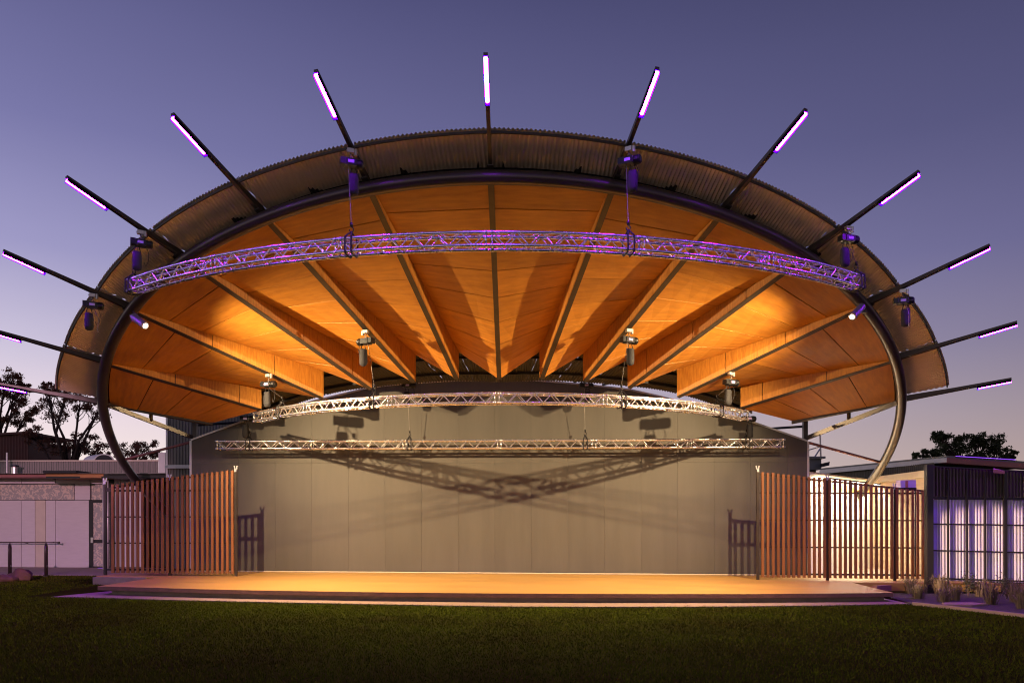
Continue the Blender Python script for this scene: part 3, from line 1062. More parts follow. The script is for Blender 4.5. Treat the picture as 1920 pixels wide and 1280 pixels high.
screen('slatted hardwood screen on the right of the stage, bright wall glowing behind it', 19.6, rp_,
       [(1428, 885), (1550, 897), (1670, 913), (1740, 921.5)], [(1428, 1081), (1740, 1085)],
       [((1420, 924), (1738, 924.5), .045), ((1420, 974.5), (1738, 975.5), .035), ((1420, 1025), (1738, 1026.5), .035), ((1420, 1075), (1738, 1077.5), .045), ((1420, 889), (1551, 901.5), .05), ((1551, 901.5), (1738, 921), .05)],
       [(1420.5, 880, 1088), (1551, 896, 1090), (1677, 913, 1091)], 'timber slat screens beside the stage')

# ================================================================== left side: pavilion, plant roof, shed
def wbox(mb, px0, px1, py0, py1, Y, dep):
    """upright block whose front face fills the given photo rectangle at depth Y"""
    a, b = at(px0, py1, Y), at(px1, py0, Y)
    return mb.box(a.x, b.x, Y, Y + dep, a.z, b.z)
YP = 25.6
pav = thing('pavilion_building', (-16, YP, 0), 'low pale panelled pavilion left of the stage, washed with violet light', 'building')
wbox(MB(), -260, 269, 892, 1066, YP + .06, .3).build('wall', 'frame_dark', pav)
def pan(px0, px1, py0, py1, m='panel', nm='facade_panel', g=.6, dep=.05, y=YP):
    return wbox(MB(), px0 + g, px1 - g, py0 + g * .8, py1 - g * .8, y, dep).build(nm, m, pav)
for a, b in ((-260, -150), (-150, -60), (-60, 40), (40, 104), (104, 169), (169, 202)):
    pan(a, b, 894, 906.5)
for a, b in ((-260, -150), (-150, -60), (-60, 40), (40, 104), (104, 167)):
    if a == 40:
        pan(40, 66, 937, 1063.5)
        pan(66, 85.5, 937, 1063.5, 'panel_warm_light')  # strip tinted as a patch of warm light on the facade
        pan(85.5, 104, 937, 1063.5)
    else:
        pan(a, b, 937, 1063.5)
pan(139.5, 169, 906.5, 937)
for a, b in ((-260, 0), (0, 139)):
    pan(a, b, 907, 937, 'foil', 'patterned_glass', y=YP - .01)
pan(171, 200, 907, 937, 'foil', 'patterned_glass', y=YP - .01)
for a, b in ((214, 226), (226, 240), (240, 254), (254, 268)):
    pan(a, b, 894, 1063)
d0 = wbox(MB(), 174.5, 213, 942, 1061, YP - .015, .03).build('door', 'foil', pav)
mb = MB()
for q in ((167, 174.5, 938, 1064), (205, 213, 938, 1064), (174.5, 205, 938, 942), (174.5, 205, 1011, 1017.5)):
    wbox(mb, *q, YP - .03, .06)
mb.build('door_frame', 'frame_dark', d0)
wbox(MB(), 170, 174, 1007, 1017, YP - .07, .05).build('door_handle', 'zinc', d0)
wbox(MB(), -260, 205, 1063.5, 1069, YP - .05, .1).build('plinth', 'frame_dark', pav)
wbox(MB(), -260, 86, 888.3, 895, YP - .9, 1.0).build('fascia', 'pinkf', pav)
wbox(MB(), 86, 194, 888.3, 895.3, YP - 1.0, 1.1).build('fascia', 'orange', pav)
wbox(MB(), 194, 356, 888, 896, YP - 1.1, 2.2).build('fascia', 'frame_dark', pav)
wbox(MB(), 194, 356, 886, 888, YP - 1.3, 2.6).build('roof', 'corr', pav)
wbox(MB(), -260, 194, 886.5, 888.3, YP - 1.1, 2.2).build('roof', 'corr', pav)
for x0, x1, y0, y1 in ((80, 142, 881.5, 886.5),):
    wbox(MB(), x0, x1, y0, y1, YP - 1.2, .9).build('roof_hatch', 'black', pav)
for x0, x1 in ((86, 150), (190, 262)):
    a, b, c, d = at(x0, 896, YP - 1.5), at(x1, 896, YP - 1.5), at(x1 - 12, 897, YP - .3), at(x0 + 4, 897, YP - .3)
    MB().hexa([a, b, c, d], [p + Vector((0, 0, .06)) for p in (a, b, c, d)]).build('awning', 'frame_dark', pav)
mb = MB()
p = at(198, 896, YP - 1.05)
for dx in (-.06, .06):
    mb.tube((p.x + dx, YP - 1.05, .1), (p.x + dx, YP - 1.05, p.z), .04, 10)
mb.build('canopy_post', 'flash', pav, smooth=True)
q = at(188.5, 1066, YP - .3)
stl = thing('strip_light', (q.x, YP - .3, q.z - .05), 'short violet strip light at the foot of the pavilion door', 'light')
wbox(MB(), 182.5, 194.5, 1062.5, 1069.5, YP - .28, .1).build('housing', 'frame_dark', stl)
wbox(MB(), 183, 194, 1064, 1067.5, YP - .3, .02).build('tube', 'led_dim', stl)
# dark recess between pavilion and stage wall
rcs = thing('recess_wall', (-11.2, 26.4, 0), 'dark recessed wall behind the left slat screen', 'wall')
wbox(MB(), 262, 372, 890, 1075, 26.4, .2).build('wall_face', 'frame_dark', rcs)
wbox(MB(), 262, 372, 887, 890, 26.3, .4).build('coping', 'steel', rcs)
# thin handrail and two hoops, boulders
hr = thing('handrail', at(50, 1015, YP - .35) - Vector((0, 0, .95)), 'thin dark handrail in front of the pavilion wall', 'handrail')
MB().tube(at(-200, 1014.5, YP - .35), at(110, 1016.5, YP - .35), .018, 8).build('rail', 'steel', hr, smooth=True)
mb = MB()
mb.lathe(at(109, 1016.5, YP - .35), (1, 0, 0), [(0, .02), (.02, .035), (.05, .035), (.06, .02)], 8)
mb.build('end_knob', 'steel', hr)
for px in (-60, 40, 100):
    a = at(px, 1015.5, YP - .35)
    MB().tube(a, a + Vector((0, .4, -.06)), .012, 6).build('bracket', 'steel', hr)
for px, lb in ((18.5, 'tall dark steel cycle hoop nearer the picture edge, before the pavilion'), (86.5, 'tall dark steel cycle hoop nearer the door, before the pavilion')):
    b = on_ground(px, 1079, .02)
    t = thing('cycle_hoop', b, lb, 'cycle hoop', 'cycle hoops before the pavilion')
    hgt = at(px, 1019, b.y).z - b.z
    ax = (Vector((b.x, b.y, 0)) - Vector((CAMX, 0, 0))).normalized() * .2 + Vector((.022, 0, 0))
    pts = [b - ax, b - ax + Vector((0, 0, hgt - .16))]
    for an in np.linspace(180, 0, 9):
        pts.append(b + ax * math.cos(R(an)) + Vector((0, 0, hgt - .16 + .16 * math.sin(R(an)))))
    pts += [b + ax]
    MB().sweep(pts, .030, 10).build('hoop', 'tube', t, smooth=True)
    mb = MB()
    mb.bar(b - ax + Vector((0, 0, .28)), b + ax + Vector((0, 0, .28)), .04, .05)
    mb.build('cross_bar', 'tube', t)
    for s in (-1, 1):
        MB().lathe(b + ax * s + Vector((0, 0, -.01)), (0, 0, 1), [(0, .06), (.02, .06), (.025, .034)], 10).build('base_plate', 'steel', t)
def rock(name, label, c, rx, ry, rz, seed):
    r_ = random.Random(seed)
    mb = MB()
    rows, cols = 9, 14
    vs = []
    k1, k2, k3 = [r_.uniform(0, 6.28) for _ in range(3)]
    for i in range(rows + 1):
        f = math.pi * i / rows
        for j in range(cols):
            a = 2 * math.pi * j / cols
            d = Vector((math.sin(f) * math.cos(a), math.sin(f) * math.sin(a), math.cos(f)))
            s = 1 + .16 * math.sin(2.3 * d.x * 2 + k1) + .13 * math.sin(3.1 * d.y * 2 + k2) + .1 * math.sin(5 * d.z + k3 + 3 * d.x)
            vs.append(Vector(c) + Vector((d.x * rx * s, d.y * ry * s, max(-.3, d.z) * rz * s)))
    fs = [(i * cols + j, i * cols + (j + 1) % cols, (i + 1) * cols + (j + 1) % cols, (i + 1) * cols + j) for i in range(rows) for j in range(cols)]
    mb.add(vs, fs)
    o = mb.build(name, 'rock', org=c, smooth=True)
    return tag(o, label, 'boulder', 'boulders on the lawn edge')
b = on_ground(39, 1088, 0); rock('boulder', 'larger red boulder beside the cycle hoop at the lawn edge', b + Vector((0, 0, .08)), .36, .28, .21, 3)
b = on_ground(8, 1090, 0); rock('boulder', 'smaller red boulder at the left picture edge', b + Vector((0, 0, .05)), .26, .22, .14, 5)
# upper plant screen of the pavilion
YU = 27.6
up = thing('plant_screen', (-15, YU, 2.8), 'low galvanised corrugated parapet above the pavilion roof', 'parapet')
a, b = at(-260, 888, YU), at(297, 888, YU)
zt = at(100, 863.5, YU).z
mb = corrugated(MB(), (a.x, YU), (b.x, YU), lambda s: a.z - .3, lambda s: zt, pitch=.09, amp=.014)
mb.build('corrugated_sheet', 'corr', up, smooth=True)
wbox(MB(), -260, 298, 861.5, 866, YU - .04, .25).build('capping', 'cream', up)
wbox(MB(), 297, 309.5, 848, 890, YU - .5, .5).build('end_pier', 'flash', up)
q = at(13, 848, YU - .5)
pole = thing('vent_pipe', (q.x, YU - .5, at(13, 888, YU - .5).z), 'thin pale vent pipe standing on the pavilion roof', 'pipe')
MB().tube((q.x, YU - .5, at(13, 890, YU - .5).z), q, .03, 8).build('pipe', 'flash', pole)
MB().lathe((q.x, YU - .5, at(13, 889, YU - .5).z), (0, 0, 1), [(0, .09), (.03, .08), (.05, .04)], 8).build('flange', 'frame_dark', pole)
q = at(27, 888, YU - .6)
cw = thing('roof_cowl', q, 'short capped metal cowl on the pavilion roof beside the vent pipe', 'vent')
MB().lathe(q, (0, 0, 1), [(0, .10), (.24, .10), (.25, .08)], 12).build('stack', 'zinc', cw)
MB().lathe(q + Vector((0, 0, .26)), (0, 0, 1), [(0, .15), (.05, .15), (.08, .05)], 12).build('cap', 'frame_dark', cw)
q = at(188, 862, 30.)
vt = thing('roof_duct', q, 'half round dark mouthed duct on the pavilion parapet', 'vent')
mb = MB()
prof_ = [(math.cos(R(a)) * .42, math.sin(R(a)) * .30) for a in range(0, 181, 20)]
mb.prism([(q.x + .15 + x, 30., q.z - .05 + z) for x, z in prof_], (-.75, .5, -.02))
mb.build('duct', 'flash', vt)
mb = MB()
mb.prism([(q.x + .15 + x * .86, 29.99, q.z - .05 + z * .86) for x, z in prof_], (0, -.01, 0))
mb.build('mouth', 'black', vt)
# corrugated tower behind the wall's left end
YT = 24.2
tw = thing('corrugated_tower', (at(380, 800, YT).x, YT, 0), 'grey corrugated tower wall behind the left end of the stage wall', 'building')
a, b = at(312, 900, YT), at(470, 900, YT)
zt = at(380, 764, YT).z
mb = corrugated(MB(), (a.x, YT), (b.x, YT), lambda s: 0.2, lambda s: zt, pitch=.10, amp=.018)
mb.build('corrugated_sheet', 'corr', tw, smooth=True)
wbox(MB(), 311, 314, 764, 900, YT - .03, .06).build('corner_flashing', 'flash', tw)
wbox(MB(), 309, 357, 871, 877.5, YT - .12, .1).build('flashing_rail', 'flash', tw)
wbox(MB(), 309, 472, 760, 764, YT - .05, 2.5).build('roof', 'corr', tw)
MB().hexa([(a.x, YT + .02, .2), (b.x, YT + .02, .2), (b.x, YT + 2.4, .2), (a.x, YT + 2.4, .2)],
          [(a.x, YT + .02, zt), (b.x, YT + .02, zt), (b.x, YT + 2.4, zt), (a.x, YT + 2.4, zt)]).build('core', 'frame_dark', tw)
# red brown shed far left
YS = 40.
sh = thing('shed', (at(10, 900, YS).x, YS, 0), 'dark red corrugated shed far behind the pavilion', 'shed')
a, b = at(-120, 862, YS), at(53, 862, YS)
zt0, zt1 = at(-120, 824, YS).z, at(53, 813, YS).z
mb = corrugated(MB(), (a.x, YS), (b.x, YS), lambda s: 0, lambda s: zt0 + (zt1 - zt0) * s, pitch=.16, amp=.03, n=4)
mb.build('corrugated_sheet', 'corr_red', sh, smooth=True)
mb = MB()
mb.hexa([(a.x, YS - .2, zt0), (b.x + .1, YS - .2, zt1), (b.x + .1, YS + 4, zt1), (a.x, YS + 4, zt0)],
        [(a.x, YS - .2, zt0 + .12), (b.x + .1, YS - .2, zt1 + .12), (b.x + .1, YS + 4, zt1 + .12), (a.x, YS + 4, zt0 + .12)])
mb.build('roof', 'corr_red', sh)
MB().box(a.x, b.x - .03, YS + .05, YS + 3.9, 0, zt0 - .02).build('side_wall', 'corr_red', sh)

# ================================================================== right side: lit court, sheds, corrugated screen
# white court wall, running back from the stage wall
p0, p1_ = at(1516, 900, 21.5), at(1632, 905, 25.6)
court = thing('court_wall', (10.5, 23.5, 0), 'brightly lit white wall behind the right slat screen', 'wall')
zc = CAMZ + 1.27
d = (Vector((p1_.x, p1_.y, 0)) - Vector((p0.x, p0.y, 0))).normalized()
nr = Vector((-d.y, d.x, 0))
a, b = Vector((p0.x, p0.y, 0)), Vector((p1_.x, p1_.y, 0))
MB().hexa([a, b, b + nr * .15, a + nr * .15], [p + Vector((0, 0, zc)) for p in (a, b, b + nr * .15, a + nr * .15)]).build('wall_face', 'white', court)
e = -nr * .05
MB().hexa([p + Vector((0, 0, zc)) for p in (a + e, b + e, b + nr * .2, a + nr * .2)], [p + Vector((0, 0, zc + .13)) for p in (a + e, b + e, b + nr * .2, a + nr * .2)]).build('coping', 'cream', court)
e2 = -nr * .02
MB().hexa([p + Vector((0, 0, zc - .35)) for p in (a + d * 1.2 + e2, b + e2, b, a + d * 1.2)], [p + Vector((0, 0, zc - .16)) for p in (a + d * 1.2 + e2, b + e2, b, a + d * 1.2)]).build('timber_band', 'orange', court)
mb = MB()
mb.prism([sp(x, y, -.03) for x, y in [(8.6, 21.27), (12.6, 21.27), (14.2, 27.5), (13.2, 27.5), (p0.x + .02, p0.y)]], (0, 0, ST + .02))
struct(mb, 'court_paving', 'concrete')
# masonry wall coming forward on the right of the court
blk = thing('block_wall', (13.2, 24.3, 0), 'cream masonry wall with fine level joints behind the right slat screen', 'wall')
c0, c1 = Vector((p1_.x + .02, 25.6, 0)), at(1738, 905, 22.0)
c1 = Vector((c1.x, c1.y, 0))
dd = (c1 - c0).normalized()
n2_ = Vector((dd.y, -dd.x, 0))
if n2_.x > 0: n2_ = -n2_
LB_ = (c1 - c0).length
MB().hexa([c0 - n2_ * .03, c1 - n2_ * .03, c1 - n2_ * .2, c0 - n2_ * .2], [p + Vector((0, 0, zc)) for p in (c0 - n2_ * .03, c1 - n2_ * .03, c1 - n2_ * .2, c0 - n2_ * .2)]).build('core', 'cream', blk)
course = MB().obox((0, 0, 0), (.5, 0, 0), (0, .5, 0), (0, 0, .5)).mesh('block_course', 'block')
ang_ = math.atan2(dd.y, dd.x)
nco = 26
hc = (zc - .1) / nco
for k in range(nco):
    mid = (c0 + c1) / 2 - n2_ * .012 + Vector((0, 0, .06 + hc * (k + .5)))
    place(course, 'block_course', blk, Matrix.Translation(mid) @ Matrix.Rotation(ang_, 4, 'Z') @ Matrix.Diagonal((LB_, .035, hc - .018, 1)))
MB().hexa([p + Vector((0, 0, zc)) for p in (c0 + n2_ * .06, c1 + n2_ * .06, c1 - n2_ * .25, c0 - n2_ * .25)], [p + Vector((0, 0, zc + .2)) for p in (c0 + n2_ * .06, c1 + n2_ * .06, c1 - n2_ * .25, c0 - n2_ * .25)]).build('coping', 'cream', blk)
# slim wall washer on arms under the coping of the white court wall
q0, q1 = [a.lerp(b, f_) - nr * .42 + Vector((0, 0, zc - .06)) for f_ in (.06, .94)]
wl = thing('wall_washer', (q0 + q1) / 2, 'slim strip lamp on arms lighting the white court wall', 'lamp')
MB().bar(q0, q1, .07, .05).build('housing', 'steel', wl)
MB().bar(q0 - Vector((0, 0, .028)), q1 - Vector((0, 0, .028)), .05, .004).build('lens', 'lens', wl)
for f_ in (.1, .5, .9):
    p = q0.lerp(q1, f_)
    MB().tube(p, p + nr * .42 + Vector((0, 0, .03)), .014, 6).build('arm', 'steel', wl)
wm = (q0 + q1) / 2 - Vector((0, 0, .05))
wlamp = add_light('wall_washer_lamp', 'AREA', wm, wm + nr * .42 + Vector((0, 0, -.75)), 450, (1, .82, .55), .05)
wlamp.data.shape = 'RECTANGLE'
wlamp.data.size, wlamp.data.size_y = (q1 - q0).length * .95, .05
zax = -((nr * .42 + Vector((0, 0, -.75))).normalized())
xax = (q1 - q0).normalized()
wlamp.matrix_world = Matrix.Translation(wm) @ Matrix((xax, zax.cross(xax).normalized(), zax)).transposed().to_4x4()
# long shed behind the court
rs = thing('service_building', (12.6, 25, 0), 'low olive corrugated shed with pale sloping roof edge behind the right screen', 'building')
f0, f1 = at(1538, 888, 29.5), at(1775, 866, 23.4)
g0, g1 = at(1538, 880.5, 29.5), at(1775, 857.5, 23.4)
MB().hexa([f0, f1, f1 + Vector((.1, .35, 0)), f0 + Vector((.1, .35, 0))], [g0, g1, g1 + Vector((.1, .35, 0)), g0 + Vector((.1, .35, 0))]).build('roof_edge', 'flash', rs)
w0, w1 = Vector((f0.x + .25, f0.y + .1, 0)), Vector((f1.x - .15, f1.y + .42, 0))
corrugated(MB(), (w0.x, w0.y), (w1.x, w1.y), lambda s: 0, lambda s: f0.z + (f1.z - f0.z) * s + .02, pitch=.09, amp=.012).build('corrugated_sheet', 'corr_olive', rs, smooth=True)
h0, h1 = at(1775, 857.5, 23.4), at(1990, 873, 23.4)
MB().hexa([g0, g1, h1 + Vector((0, 0, 0)), h1 + Vector((0, 9, .2))], [p + Vector((0, 0, .06)) for p in (g0, g1, h1, h1 + Vector((0, 9, .2)))]).build('roof', 'corr', rs)
MB().hexa([h0 - Vector((0, 0, .16)), h1 - Vector((0, 0, .16)), h1 + Vector((0, .4, -.16)), h0 + Vector((0, .4, -.16))], [h0, h1, h1 + Vector((0, .4, 0)), h0 + Vector((0, .4, 0))]).build('eave', 'pinkf', rs)
MB().box(f1.x - .1, 22, 23.95, 24.05, 0, h1.z - .1).build('front_wall', 'frame_dark', rs)
q0, q1 = at(1792, 857.8, 23.2), at(1905, 864.5, 23.2)
nl = thing('eave_light', q0, 'thin violet light line along the right shed eave', 'light')
MB().tube(q0 + Vector((0, 0, .05)), q1 + Vector((0, 0, .05)), .010, 6).build('tube', 'led_dim', nl)
MB().bar(q0 + Vector((0, 0, .02)), q1 + Vector((0, 0, .02)), .06, .02).build('channel', 'frame_dark', nl)
# plant on the roof behind the wall's right end
pu = thing('roof_plant', at(1534, 895, 25.5), 'grey roof plant casing with a steel frame by the right end of the stage wall', 'plant unit')
wbox(MB(), 1500, 1540, 858, 880, 25.5, 1.2).build('casing', 'greybox', pu)
wbox(MB(), 1500, 1548, 855, 859, 25.3, 1.5).build('lid', 'greybox', pu)
MB().hexa([at(1538, 876, 25.2), at(1555, 872, 25.2), at(1555, 872, 25.8), at(1538, 876, 25.8)], [at(1538, 869, 25.2), at(1556, 865, 25.2), at(1556, 865, 25.8), at(1538, 869, 25.8)]).build('gutter', 'black', pu)
mb = MB()
mb.tube(at(1537.5, 815, 25.6), at(1539, 858, 25.6), .03, 6)
mb.tube(at(1527, 857, 25.6), at(1537.5, 841, 25.6), .025, 6)
mb.tube(at(1517, 843, 25.6), at(1538, 837, 25.6), .02, 6)
mb.build('frame', 'zinc', pu)
wbox(MB(), 1500, 1530, 880, 896, 25.7, 1.0).build('wall', 'frame_dark', pu)
# small equipment box, the violet light on it put into its lilac colour
sb_ = thing('equipment_box', at(1703, 918, 21.2), 'small lilac lit box above the right slat screen', 'box')
wbox(MB(), 1688.5, 1717.5, 899.5, 915.5, 21.2, .25).build('case', 'lilac', sb_)
wbox(MB(), 1698, 1703, 901, 914.5, 21.19, .02).build('mullion', 'pinkf', sb_)
wbox(MB(), 1687.5, 1718.5, 913.5, 918, 21.15, .32).build('shelf', 'frame_dark', sb_)
for px in (1690, 1716):
    a = at(px, 918, 21.3)
    MB().bar((a.x, 21.3, a.z + .01), (a.x, 21.3, 0), .05, .05, up=(0, 1, 0)).build('leg', 'steel', sb_)

YC = 18.5
cs = thing('corrugated_screen', (at(1840, 1000, YC).x, YC, 0), 'dark steel framed screen clad in white and olive corrugated sheet', 'screen')
def rail_y(px, y0, y1):
    return y0 + (y1 - y0) * (px - 1740) / 180
a, b = at(1756, 1000, YC + .06), at(2040, 1000, YC + .06)
zb0, zb1 = at(1756, 1087.5, YC + .06).z, at(2040, 1095, YC + .06).z
zm0, zm1 = at(1756, 936, YC + .06).z, at(2040, 938, YC + .06).z
corrugated(MB(), (a.x, YC + .06), (b.x, YC + .06), lambda s: zb0 + (zb1 - zb0) * s, lambda s: zm0 + (zm1 - zm0) * s, pitch=.080, amp=.030, n=12, sharp=2.4).build('white_sheet', 'corr_white', cs)
c, e = at(1744, 1000, YC + .09), at(2040, 1000, YC + .09)
zt0, zt1 = at(1744, 874.5, YC + .09).z, at(2040, 890, YC + .09).z
zl0, zl1 = at(1744, 931, YC + .09).z, at(2040, 933, YC + .09).z
corrugated(MB(), (c.x, YC + .09), (e.x, YC + .09), lambda s: zl0 + (zl1 - zl0) * s, lambda s: zt0 + (zt1 - zt0) * s, pitch=.082, amp=.028, n=12, sharp=2.4).build('olive_sheet', 'corr_olive', cs)
MB().hexa([at(1746, 1087, YC + .05), at(1757, 1087, YC + .05), at(1757, 1087, YC + .07), at(1746, 1087, YC + .07)], [at(1746, 936, YC + .05), at(1757, 936, YC + .05), at(1757, 936, YC + .07), at(1746, 936, YC + .07)]).build('closing_strip', 'lilac', cs)
for y0, y1, h in ((873.5, 883, .03), (932.5, 935, .055), (981.5, 984, .03), (1031, 1035, .03), (1083, 1089, .035)):
    MB().bar(at(1740, y0, YC), at(2040, y0 + (y1 - y0) * 300 / 180, YC), .05, h).build('rail', 'frame_dark', cs)
for px, y0, w in ((1777, 880, .034), (1812, 882, .034), (1846.5, 884, .034), (1884, 886, .07), (1922, 884, .034), (1960, 886, .034)):
    p = at(px, y0, YC - .05)
    MB().box(p.x - w / 2, p.x + w / 2, YC - .08, YC - .03, gz(p.x), p.z).build('post', 'frame_dark', cs)
p = at(1741, 871, YC - .02)
MB().box(p.x - .075, p.x + .075, YC - .1, YC + .05, gz(p.x) - .02, p.z).build('corner_post', 'frame_dark', cs)
for px in (1740, 1884):
    pass
br_ = MB()
br_.hexa([at(1862, 886, YC - .3), at(1884, 888, YC - .3), at(1884, 888, YC - .05), at(1862, 884, YC - .05)], [at(1862, 879, YC - .3), at(1884, 882, YC - .3), at(1884, 882, YC - .05), at(1862, 877, YC - .05)])
br_.build('rafter_end', 'pinkf', cs)

# ================================================================== planting
def tussock(label, p, h, spread, n_, seed):
    r_ = random.Random(seed)
    mb = MB()
    for _ in range(n_ * 2):
        a = r_.uniform(0, 6.283)
        l = h * r_.uniform(.4, 1.1)
        o = Vector((math.cos(a), math.sin(a), 0))
        s = Vector((-o.y, o.x, 0)) * r_.uniform(.003, .006)
        b_ = Vector(p) + o * r_.uniform(0, .13)
        out = spread * r_.uniform(.2, 1.1)
        m1 = b_ + o * out * .35 + Vector((0, 0, l * .72))
        m2 = b_ + o * out * .75 + Vector((0, 0, l * r_.uniform(.78, 1.0)))
        tip = b_ + o * out * 1.15 + Vector((r_.gauss(0, .02), r_.gauss(0, .02), l * r_.uniform(.45, 1.0)))
        mb.face([b_ - s, b_ + s, m1 + s, m1 - s])
        mb.face([m1 - s, m1 + s, m2 + s * .7, m2 - s * .7])
        mb.face([m2 - s * .7, m2 + s * .7, tip])
    o = mb.build('tussock_grass', 'straw', org=p)
    return tag(o, label, 'tussock grass', 'dry tussocks in the garden bed')
def shrub(label, p, h, n_, seed, m='leaf_e'):
    r_ = random.Random(seed)
    t = thing('shrub', p, label, 'shrub', 'small shrubs in the garden bed')
    st_, lf = MB(), MB()
    for _ in range(9):
        a = r_.uniform(0, 6.283)
        o = Vector((math.cos(a), math.sin(a), 0)) * r_.uniform(.05, .3) * h
        e = Vector(p) + o + Vector((0, 0, h * r_.uniform(.5, 1)))
        st_.sweep([p, Vector(p).lerp(e, .5) + Vector((0, 0, .05 * h)), e], [.008, .006, .003], 5)
        for _ in range(n_):
            c = Vector(p).lerp(e, r_.uniform(.35, 1.05)) + Vector((r_.gauss(0, .05), r_.gauss(0, .05), r_.gauss(0, .04)))
            d = Vector((r_.gauss(0, 1), r_.gauss(0, 1), r_.gauss(0, .6))).normalized() * .03
            s = d.orthogonal().normalized() * .012
            lf.face([c - d, c + s, c + d, c - s])
    st_.build('stems', 'bark', t)
    lf.build('leaves', m, t)
    return t
tus = [(1708, 1112, .42, 'dry tussock nearest the stage corner'), (1722, 1121, .34, 'low dry tussock before the screen corner post'), (1762, 1112, .45, 'upright dry tussock just right of the screen corner post'),
       (1790, 1124, .36, 'spreading dry tussock behind the flat stone'), (1840, 1118, .42, 'dry tussock in the middle of the bed right of the stone'), (1858, 1132, .46, 'tall dry tussock near the kerb right of the stone'),
       (1905, 1128, .52, 'tall dry tussock by the right picture edge'), (1918, 1140, .48, 'dry tussock at the kerb in the right picture corner'), (1770, 1127, .28, 'short dry tussock left of the flat stone')]
for i, (px, py, h, lb) in enumerate(tus):
    q = on_ground(px, py, .025)
    tussock(lb, q, h, h * .55, 90, 40 + i)
for i, (px, py, h, lb) in enumerate([(1815, 1118, .55, 'thin leafy shrub beside the flat stone'), (1888, 1122, .5, 'low leafy shrub below the thick screen post'), (1826, 1108, .4, 'small leafy shrub at the foot of the white corrugated sheet')]):
    shrub(lb, on_ground(px, py, .025), h, 22, 80 + i)
q = on_ground(1806, 1133.5, .03)
mb = MB()
mb.prism([(q.x + x, q.y + y, q.z - .02) for x, y in ((-.45, -.12), (.05, -.22), (.5, -.02), (.35, .28), (-.3, .25))], (0, 0, .05))
o = mb.build('flat_stone', 'pave', org=q, bevel=.012)
tag(o, 'flat pale stone slab lying in the garden bed', 'stone')

# ================================================================== trees
def tree(label, base, blobs, n_leaf, leaf, m, seed, trunk_r, droop=.5, group=None, twigs=7):
    """blobs: (centre, rx, rz) clumps of foliage; limbs run from the trunk to each clump"""
    r_ = random.Random(seed)
    g = np.random.default_rng(seed)
    t = thing('tree', base, label, 'tree', group)
    base = Vector(base)
    cen = sum((Vector(c) for c, _, _ in blobs), Vector()) / len(blobs)
    fork = Vector((base.x * .6 + cen.x * .4, base.y, base.z + (cen.z - base.z) * .55))
    mb = MB()
    j = lambda s: Vector((r_.gauss(0, s), r_.gauss(0, s), r_.gauss(0, s)))
    mb.sweep([base, base.lerp(fork, .5) + j(.12), fork], [trunk_r, trunk_r * .8, trunk_r * .62], 8)
    ends = []
    for c, rx, rz in blobs:
        c = Vector(c)
        mid = fork.lerp(c, .5) + j(.25)
        mb.sweep([fork - Vector((0, 0, .1)), mid, c], [trunk_r * .45, trunk_r * .28, trunk_r * .14], 6)
        for _ in range(twigs):
            d = Vector((r_.uniform(-1, 1) * rx, r_.uniform(-1, 1) * rx, r_.uniform(-.8, 1) * rz))
            s0 = mid.lerp(c, r_.uniform(.3, 1))
            e = c + d * .9
            mb.sweep([s0, s0.lerp(e, .55) + j(.1), e], [trunk_r * .10, trunk_r * .07, trunk_r * .035], 5)
            ends.append(e)
    mb.build('trunk', 'bark', t, smooth=True)
    vs, tot = [], sum(rx * rx * rz for _, rx, rz in blobs)
    E_ = np.array([tuple(e) for e in ends])
    per = n_leaf // len(ends)
    P_ = []
    for (c, rx, rz), k in zip(blobs, range(len(blobs))):
        for e in E_[k * twigs:(k + 1) * twigs]:
            sc_ = .17 * (rx + rz) / 2
            P_.append(e + g.normal(0, 1, (per, 3)) * np.array([sc_, sc_, sc_ * .75]))
    P_ = np.concatenate(P_)
    n_ = len(P_)
    d = g.normal(0, 1, (n_, 3)); d[:, 2] -= droop * 1.6
    d /= np.linalg.norm(d, axis=1, keepdims=True)
    q = np.cross(d, g.normal(0, 1, (n_, 3)))
    q /= np.linalg.norm(q, axis=1, keepdims=True) + 1e-9
    ls = leaf * g.uniform(.6, 1.3, (n_, 1))
    V_ = np.stack([P_ - d * ls, P_ + q * ls * .34, P_ + d * ls, P_ - q * ls * .34], 1).reshape(-1, 3) - np.array(tuple(base))
    me = bpy.data.meshes.new('crown')
    me.from_pydata(V_.tolist(), [], [(4 * i, 4 * i + 1, 4 * i + 2, 4 * i + 3) for i in range(n_)])
    me.materials.append(M[m])
    o = bpy.data.objects.new('crown', me)
    COL.objects.link(o)
    o.parent = t
    return t
def blob(px, py, Y, rpx, rzpx=None, dy=0):
    s = Y / FPX
    return (at(px, py, Y + dy), rpx * s, (rzpx or rpx) * s)
def tbase(px, Y):
    p = at(px, 900, Y)
    return (p.x, Y, gzc(p.x))
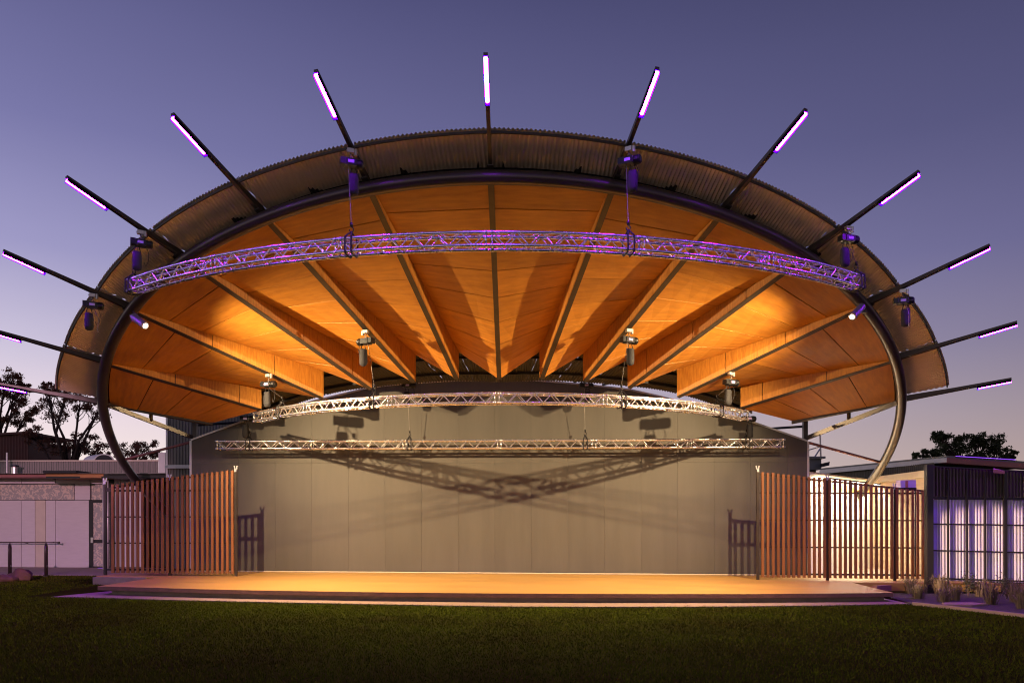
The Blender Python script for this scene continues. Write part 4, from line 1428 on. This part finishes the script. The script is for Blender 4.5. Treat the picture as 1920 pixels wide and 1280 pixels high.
GL, GRr = 'gum trees behind the pavilion', 'trees behind the right shed'
tree('airy gum tree with dark forked limbs left of the arch foot', tbase(125, 40),
     [blob(75, 822, 40, 26, 20), blob(96, 768, 40, 26, 22), blob(122, 742, 40, 24, 18, -.8), blob(150, 756, 40, 26, 20, .8), blob(185, 770, 40, 24, 18), blob(205, 745, 40, 18, 14, -.6), blob(112, 838, 40, 28, 18), blob(150, 830, 40, 24, 18), blob(183, 842, 40, 26, 15), blob(90, 728, 40, 14, 10)],
     6500, .085, 'leaf_w', 11, .24, group=GL, twigs=13)
tree('tall gum tree at the left picture edge behind the red shed', tbase(-8, 46),
     [blob(10, 712, 46, 26, 18), blob(-15, 740, 46, 28, 22), blob(28, 752, 46, 24, 20), blob(8, 782, 46, 26, 20), blob(48, 778, 46, 20, 16), blob(-40, 720, 46, 30, 24), blob(35, 725, 46, 16, 12)],
     6500, .095, 'leaf_w', 23, .26, group=GL, twigs=14)
tree('low gum tree right of the arch foot, before the corrugated tower', tbase(262, 38),
     [blob(245, 842, 38, 22, 14), blob(272, 840, 38, 22, 13), blob(225, 850, 38, 16, 10), blob(292, 850, 38, 13, 9), blob(262, 858, 38, 26, 8)],
     2600, .08, 'leaf_w', 31, .14, group=GL, twigs=8)
tree('dense dark tree rising behind the right shed roof', tbase(1830, 52),
     [blob(1775, 828, 52, 20, 14), blob(1800, 842, 52, 26, 16), blob(1825, 824, 52, 24, 14), blob(1850, 828, 52, 22, 16), blob(1868, 842, 52, 24, 16), blob(1840, 850, 52, 30, 14), blob(1778, 848, 52, 24, 14), blob(1762, 816, 52, 14, 8), blob(1892, 852, 52, 14, 10)],
     7000, .12, 'leaf_e', 43, .26, droop=.2, group=GRr, twigs=16)
tree('small dark bush tree at the left of the right shed roof', tbase(1735, 50),
     [blob(1728, 848, 50, 13, 8), blob(1742, 852, 50, 13, 8), blob(1718, 856, 50, 9, 6), blob(1756, 858, 50, 16, 8)],
     1600, .12, 'leaf_e', 47, .12, droop=.2, group=GRr, twigs=7)
